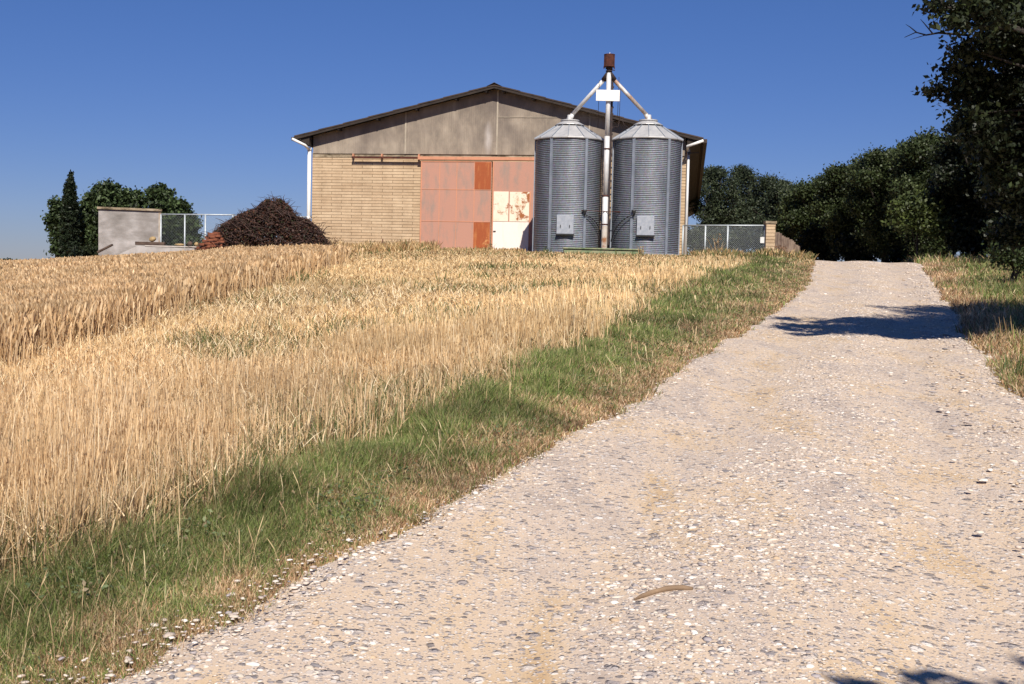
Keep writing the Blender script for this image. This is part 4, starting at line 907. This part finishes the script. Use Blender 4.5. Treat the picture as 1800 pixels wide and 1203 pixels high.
shrub(1640, 425, 52, 50, 45, 'near black shrub at the right end of the track crest', DARK, 27, 260)
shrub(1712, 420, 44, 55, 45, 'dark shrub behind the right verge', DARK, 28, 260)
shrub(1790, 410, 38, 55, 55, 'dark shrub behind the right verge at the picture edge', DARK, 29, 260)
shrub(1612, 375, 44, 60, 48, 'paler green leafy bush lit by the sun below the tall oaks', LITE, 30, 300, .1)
shrub(1680, 340, 46, 40, 40, 'mid green bush above the paler bush', OAK, 31, 200, .1)
shrub(1788, 450, 26, 32, 26, 'small leafy green bush on the right verge', [(.04, .058, .018), (.03, .045, .015)], 32, 190, .045, group=None)
# nearest oak, overhanging the right side of the track
ob = [(1720, 30, 60, 34, -.8), (1655, 10, 30, 14, -.9), (1672, 40, 18, 14, -.9), (1760, 40, 50, 50, -.4), (1790, 60, 60, 60, 0), (1740, 100, 46, 30, 0), (1700, 85, 20, 14, -.3), (1712, 128, 42, 20, .1), (1668, 120, 20, 8, .1), (1648, 158, 16, 6, .2), (1690, 160, 40, 18, .2),
      (1745, 170, 50, 40, .3), (1672, 185, 18, 8, .2), (1700, 200, 34, 18, 0), (1735, 240, 46, 34, .2), (1690, 226, 14, 10, .1), (1790, 180, 60, 60, .6), (1770, 300, 40, 40, .5), (1745, 285, 26, 20, .5), (1800, 260, 60, 60, .5), (1800, 340, 36, 45, 1.0), (1764, 350, 18, 34, 1.0), (1795, 400, 36, 30, 1.5), (1770, 420, 20, 16, 1.8),
      (1850, 100, 90, 100, 0), (1870, 250, 80, 90, .5), (1740, -60, 80, 60, -.5), (1660, -40, 40, 14, -.2), (1640, -75, 50, 10, .3), (1670, -110, 50, 12, -.9), (1830, -80, 120, 90, 0), (1900, 20, 100, 100, .4)]
ob = blobs_px(ob, 12.2, .9)
ob += [(6.4, 12.3, 4.6, 1.0, .9, .9), (7.8, 12.3, 4.2, 1.3, 1.1, 1.0), (7.2, 12.4, 5.2, 1.3, 1.0, 1.1), (8.6, 12.0, 5.4, 1.4, 1.1, 1.2), (10.0, 12.2, 5.2, 1.5, 1.1, 1.2), (8.2, 13.0, 6.6, 1.6, 1.0, .9), (11.4, 12.5, 5.6, 1.5, 1.2, 1.2), (6.9, 13.2, 3.9, 1.0, .8, .7), (8.6, 13.4, 3.8, 1.2, .8, .7)]
bare = [([P(1700, 62, 12), P(1650, 58, 11.9), P(1628, 62, 11.9), P(1610, 57, 11.9), P(1590, 66, 11.9)], .014), ([P(1640, 60, 11.9), P(1625, 42, 11.9), P(1618, 34, 11.9)], .008), ([P(1612, 58, 11.9), P(1600, 48, 11.9), P(1592, 43, 11.9)], .007), ([P(1630, 61, 11.9), P(1600, 70, 11.9)], .006), ([P(1700, 80, 12), P(1680, 84, 12), P(1665, 90, 12)], .008)]
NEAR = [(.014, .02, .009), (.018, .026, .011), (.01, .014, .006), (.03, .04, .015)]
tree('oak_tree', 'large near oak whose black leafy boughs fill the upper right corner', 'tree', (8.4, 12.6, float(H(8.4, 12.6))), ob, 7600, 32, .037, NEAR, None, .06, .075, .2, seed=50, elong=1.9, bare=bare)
# an oak beside the photographer: its lowest bough shades the bottom right corner of the track
ob2 = [(1.66, -.36, 4.0, .3, .06, .04), (2.2, -.47, 4.0, .55, .15, .1), (3.3, -1.0, 4.4, 1.2, .7, .5), (4.8, -1.3, 5.2, 1.6, 1.5, 1.2), (5.6, -2.2, 6.2, 2.0, 1.8, 1.5)]
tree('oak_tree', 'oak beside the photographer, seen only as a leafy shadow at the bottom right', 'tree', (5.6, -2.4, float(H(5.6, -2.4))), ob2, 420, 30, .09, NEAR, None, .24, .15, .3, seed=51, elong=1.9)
# left group
c = P(121, 455, 56); zt_ = P(121, 303, 56).z; bl = []
for i in range(24):
    t = i/23; z = 1.0+(zt_-1.0)*t*.97; wdt = .38*(1-t**6)+.04; bl.append((c.x+.1*t, 56, z, wdt, wdt*.9, .3))
tree('cypress_tree', 'tall narrow dark cypress at the left of the grey shed', 'tree', (c.x, 56, float(H(c.x, 56))), bl, 1300, 30, .06, [(.018, .028, .014), (.026, .038, .018), (.014, .02, .01)], None, .12, .05, .4, limbs=False, seed=60, up=.8, elong=2.2)
def ltree(lst, Y, lab, seed, n): 
    bl = blobs_px(lst, Y); c = P(lst[0][0], 455, Y); return tree('broadleaf_tree', lab, 'tree', (c.x, Y, float(H(c.x, Y))), bl, int(n*1.6), 30, .115, [(.042, .064, .024), (.06, .088, .032), (.028, .042, .017)], 'trees around the grey shed', .14, .16, seed=seed)
ltree([(190, 352, 32, 28), (165, 375, 30, 30), (212, 362, 24, 26), (160, 420, 32, 34), (200, 400, 36, 40), (150, 395, 22, 26)], 58, 'full dark green tree directly behind the grey shed', 61, 420)
ltree([(98, 385, 14, 16), (104, 360, 9, 9), (106, 410, 14, 14), (112, 435, 16, 16)], 59, 'small tree peeping out left of the cypress', 62, 110)
ltree([(241, 350, 17, 11), (232, 375, 22, 18)], 60, 'small round topped tree above the middle of the shed roof', 63, 90)
ltree([(280, 343, 20, 14), (288, 365, 20, 20), (276, 390, 24, 26), (282, 420, 24, 24)], 57, 'dark tree rising behind the right edge of the shed', 64, 230)
ltree([(316, 366, 12, 11), (328, 392, 18, 16), (312, 400, 22, 22), (330, 425, 20, 18), (318, 378, 10, 8)], 56, 'low tree behind the pale mesh fence panel', 65, 210)
shrub(150, 445, 52, 22, 16, 'dark bush at the foot of the cypress and shed', DARK, 66, 80, .1, group=None)
shrub(22, 462, 75, 14, 7, 'tiny distant bush on the skyline at the left edge', OAK, 67, 30, .12, group=None)
# dry weeds: individual tall dead plants by the barn, gate and in the stubble
def weed(px, py, Y, hgt, wdt, lab, col, seed, cat='weed', nst=9, leafy=0):
    global rng
    rng = np.random.default_rng(seed); c = P(px, py, Y); g = float(GB(c.x, Y)); root = None
    n = nst; x = rng.normal(0, wdt*.2, n); y = rng.normal(0, wdt*.15, n); z = np.zeros(n)
    V, F, Cc = strips(x, y, z, rng.uniform(.6, 1.0, n)*hgt, [0, .4, .75, 1], [1, .9, .7, .3], np.full(n, max(.008, Y*.0006)), rng.uniform(.05, wdt, n), rng.uniform(-.1, .3, n), pick([col], n))
    parts = [(V, F, Cc)]
    m = 60 if leafy == 0 else leafy; k = rng.integers(0, n, m); t = rng.uniform(.35, 1, m)
    Cn = np.stack([x[k]+rng.normal(0, wdt*.35, m)*hgt*t, y[k]+rng.normal(0, wdt*.3, m)*hgt*t, hgt*t*.9], -1)
    V2, F2, C2 = leafquads(Cn, np.full(m, max(.016, Y*.0009)), pick([col], m, None, .3)); parts.append((V2, F2+len(V), C2))
    me = np_mesh('weed', np.concatenate([V, V2]), np.concatenate([F, F2]), np.concatenate([Cc, C2]))
    o = link('weed_plant', me, M['grass'], None, (c.x, Y, g)); return tag(o, lab, cat)
BR = (.2, .11, .06); TN = (.45, .31, .16); GN = (.09, .12, .035); BG = (.1, .13, .07)
weed(560, 440, 43.2, .75, .5, 'reddish brown dead weed at the right foot of the brush pile', (.17, .09, .06), 201, leafy=160, nst=16)
weed(590, 440, 43.8, .7, .5, 'bushy tan dead weed between the brush pile and the stake', (.3, .19, .11), 202, leafy=180, nst=16)
weed(715, 440, 44.5, .55, .4, 'brown dead weed against the block wall left of the salmon door', BR, 203, leafy=80)
weed(762, 440, 44.6, .6, .2, 'thin dark leaning weed before the salmon door', BR, 204, nst=4, leafy=20)
weed(858, 441, 44.4, .45, .4, 'small olive weed below the lower rusty sheet', (.2, .17, .08), 205)
weed(962, 444, 39.6, .35, .35, 'small green weed at the foot of the left silo', GN, 206)
weed(1128, 442, 39.3, .45, .3, 'pale dry weed before the trough end', TN, 207)
weed(1262, 448, 40.2, 1.0, .3, 'tall tan weed standing before the mesh gate', TN, 208, nst=7)
weed(1372, 455, 40.9, .6, .5, 'rusty brown weed at the foot of the brick pillar', (.25, .13, .07), 209, leafy=160, nst=14)
weed(1780, 668, 11.0, .28, .5, 'spiky green tuft on the stony right edge of the track', GN, 211, nst=40, leafy=10)
weed(1770, 600, 13.2, .45, .3, 'tall pale grass tuft rising from the shaded right verge', TN, 212, nst=18, leafy=20)
weed(303, 1045, 4.25, .12, .15, 'pale green short stalk in the near left verge', (.4, .42, .2), 213, nst=2, leafy=3)
weed(785, 590, 16, .3, .5, 'dark green thistle standing in the stubble', (.06, .09, .035), 214, leafy=60)
weed(400, 700, 8.6, .25, .5, 'dark green weed clump in the near stubble', (.08, .11, .04), 215, leafy=40)
weed(310, 712, 8.4, .22, .4, 'smaller green weed left of the dark weed clump in the stubble', (.1, .13, .05), 216, leafy=30)
weed(36, 900, 5.9, .35, .35, 'green weed at the left edge of the near stubble', (.1, .13, .06), 217, nst=14, leafy=30)
pts = [P(608, 835, 6.75), P(625, 812, 6.75), P(645, 792, 6.75), P(662, 780, 6.8), P(690, 776, 6.8), P(725, 780, 6.8)]
o0 = Vector((pts[0].x, pts[0].y, float(GB(pts[0].x, pts[0].y)))); s = MB().tube([Vector((-.03, 0, 0))]+[q-o0 for q in pts], [.004, .0045, .004, .0035, .003, .002, .001], 5).build('grass_stalk', m_noisy('pale_stalk', (.5, .42, .22), (.65, .55, .3), 9, bmp=0), None); s.location = o0
tag(s, 'single long pale stalk arching over the green verge', 'grass stalk')
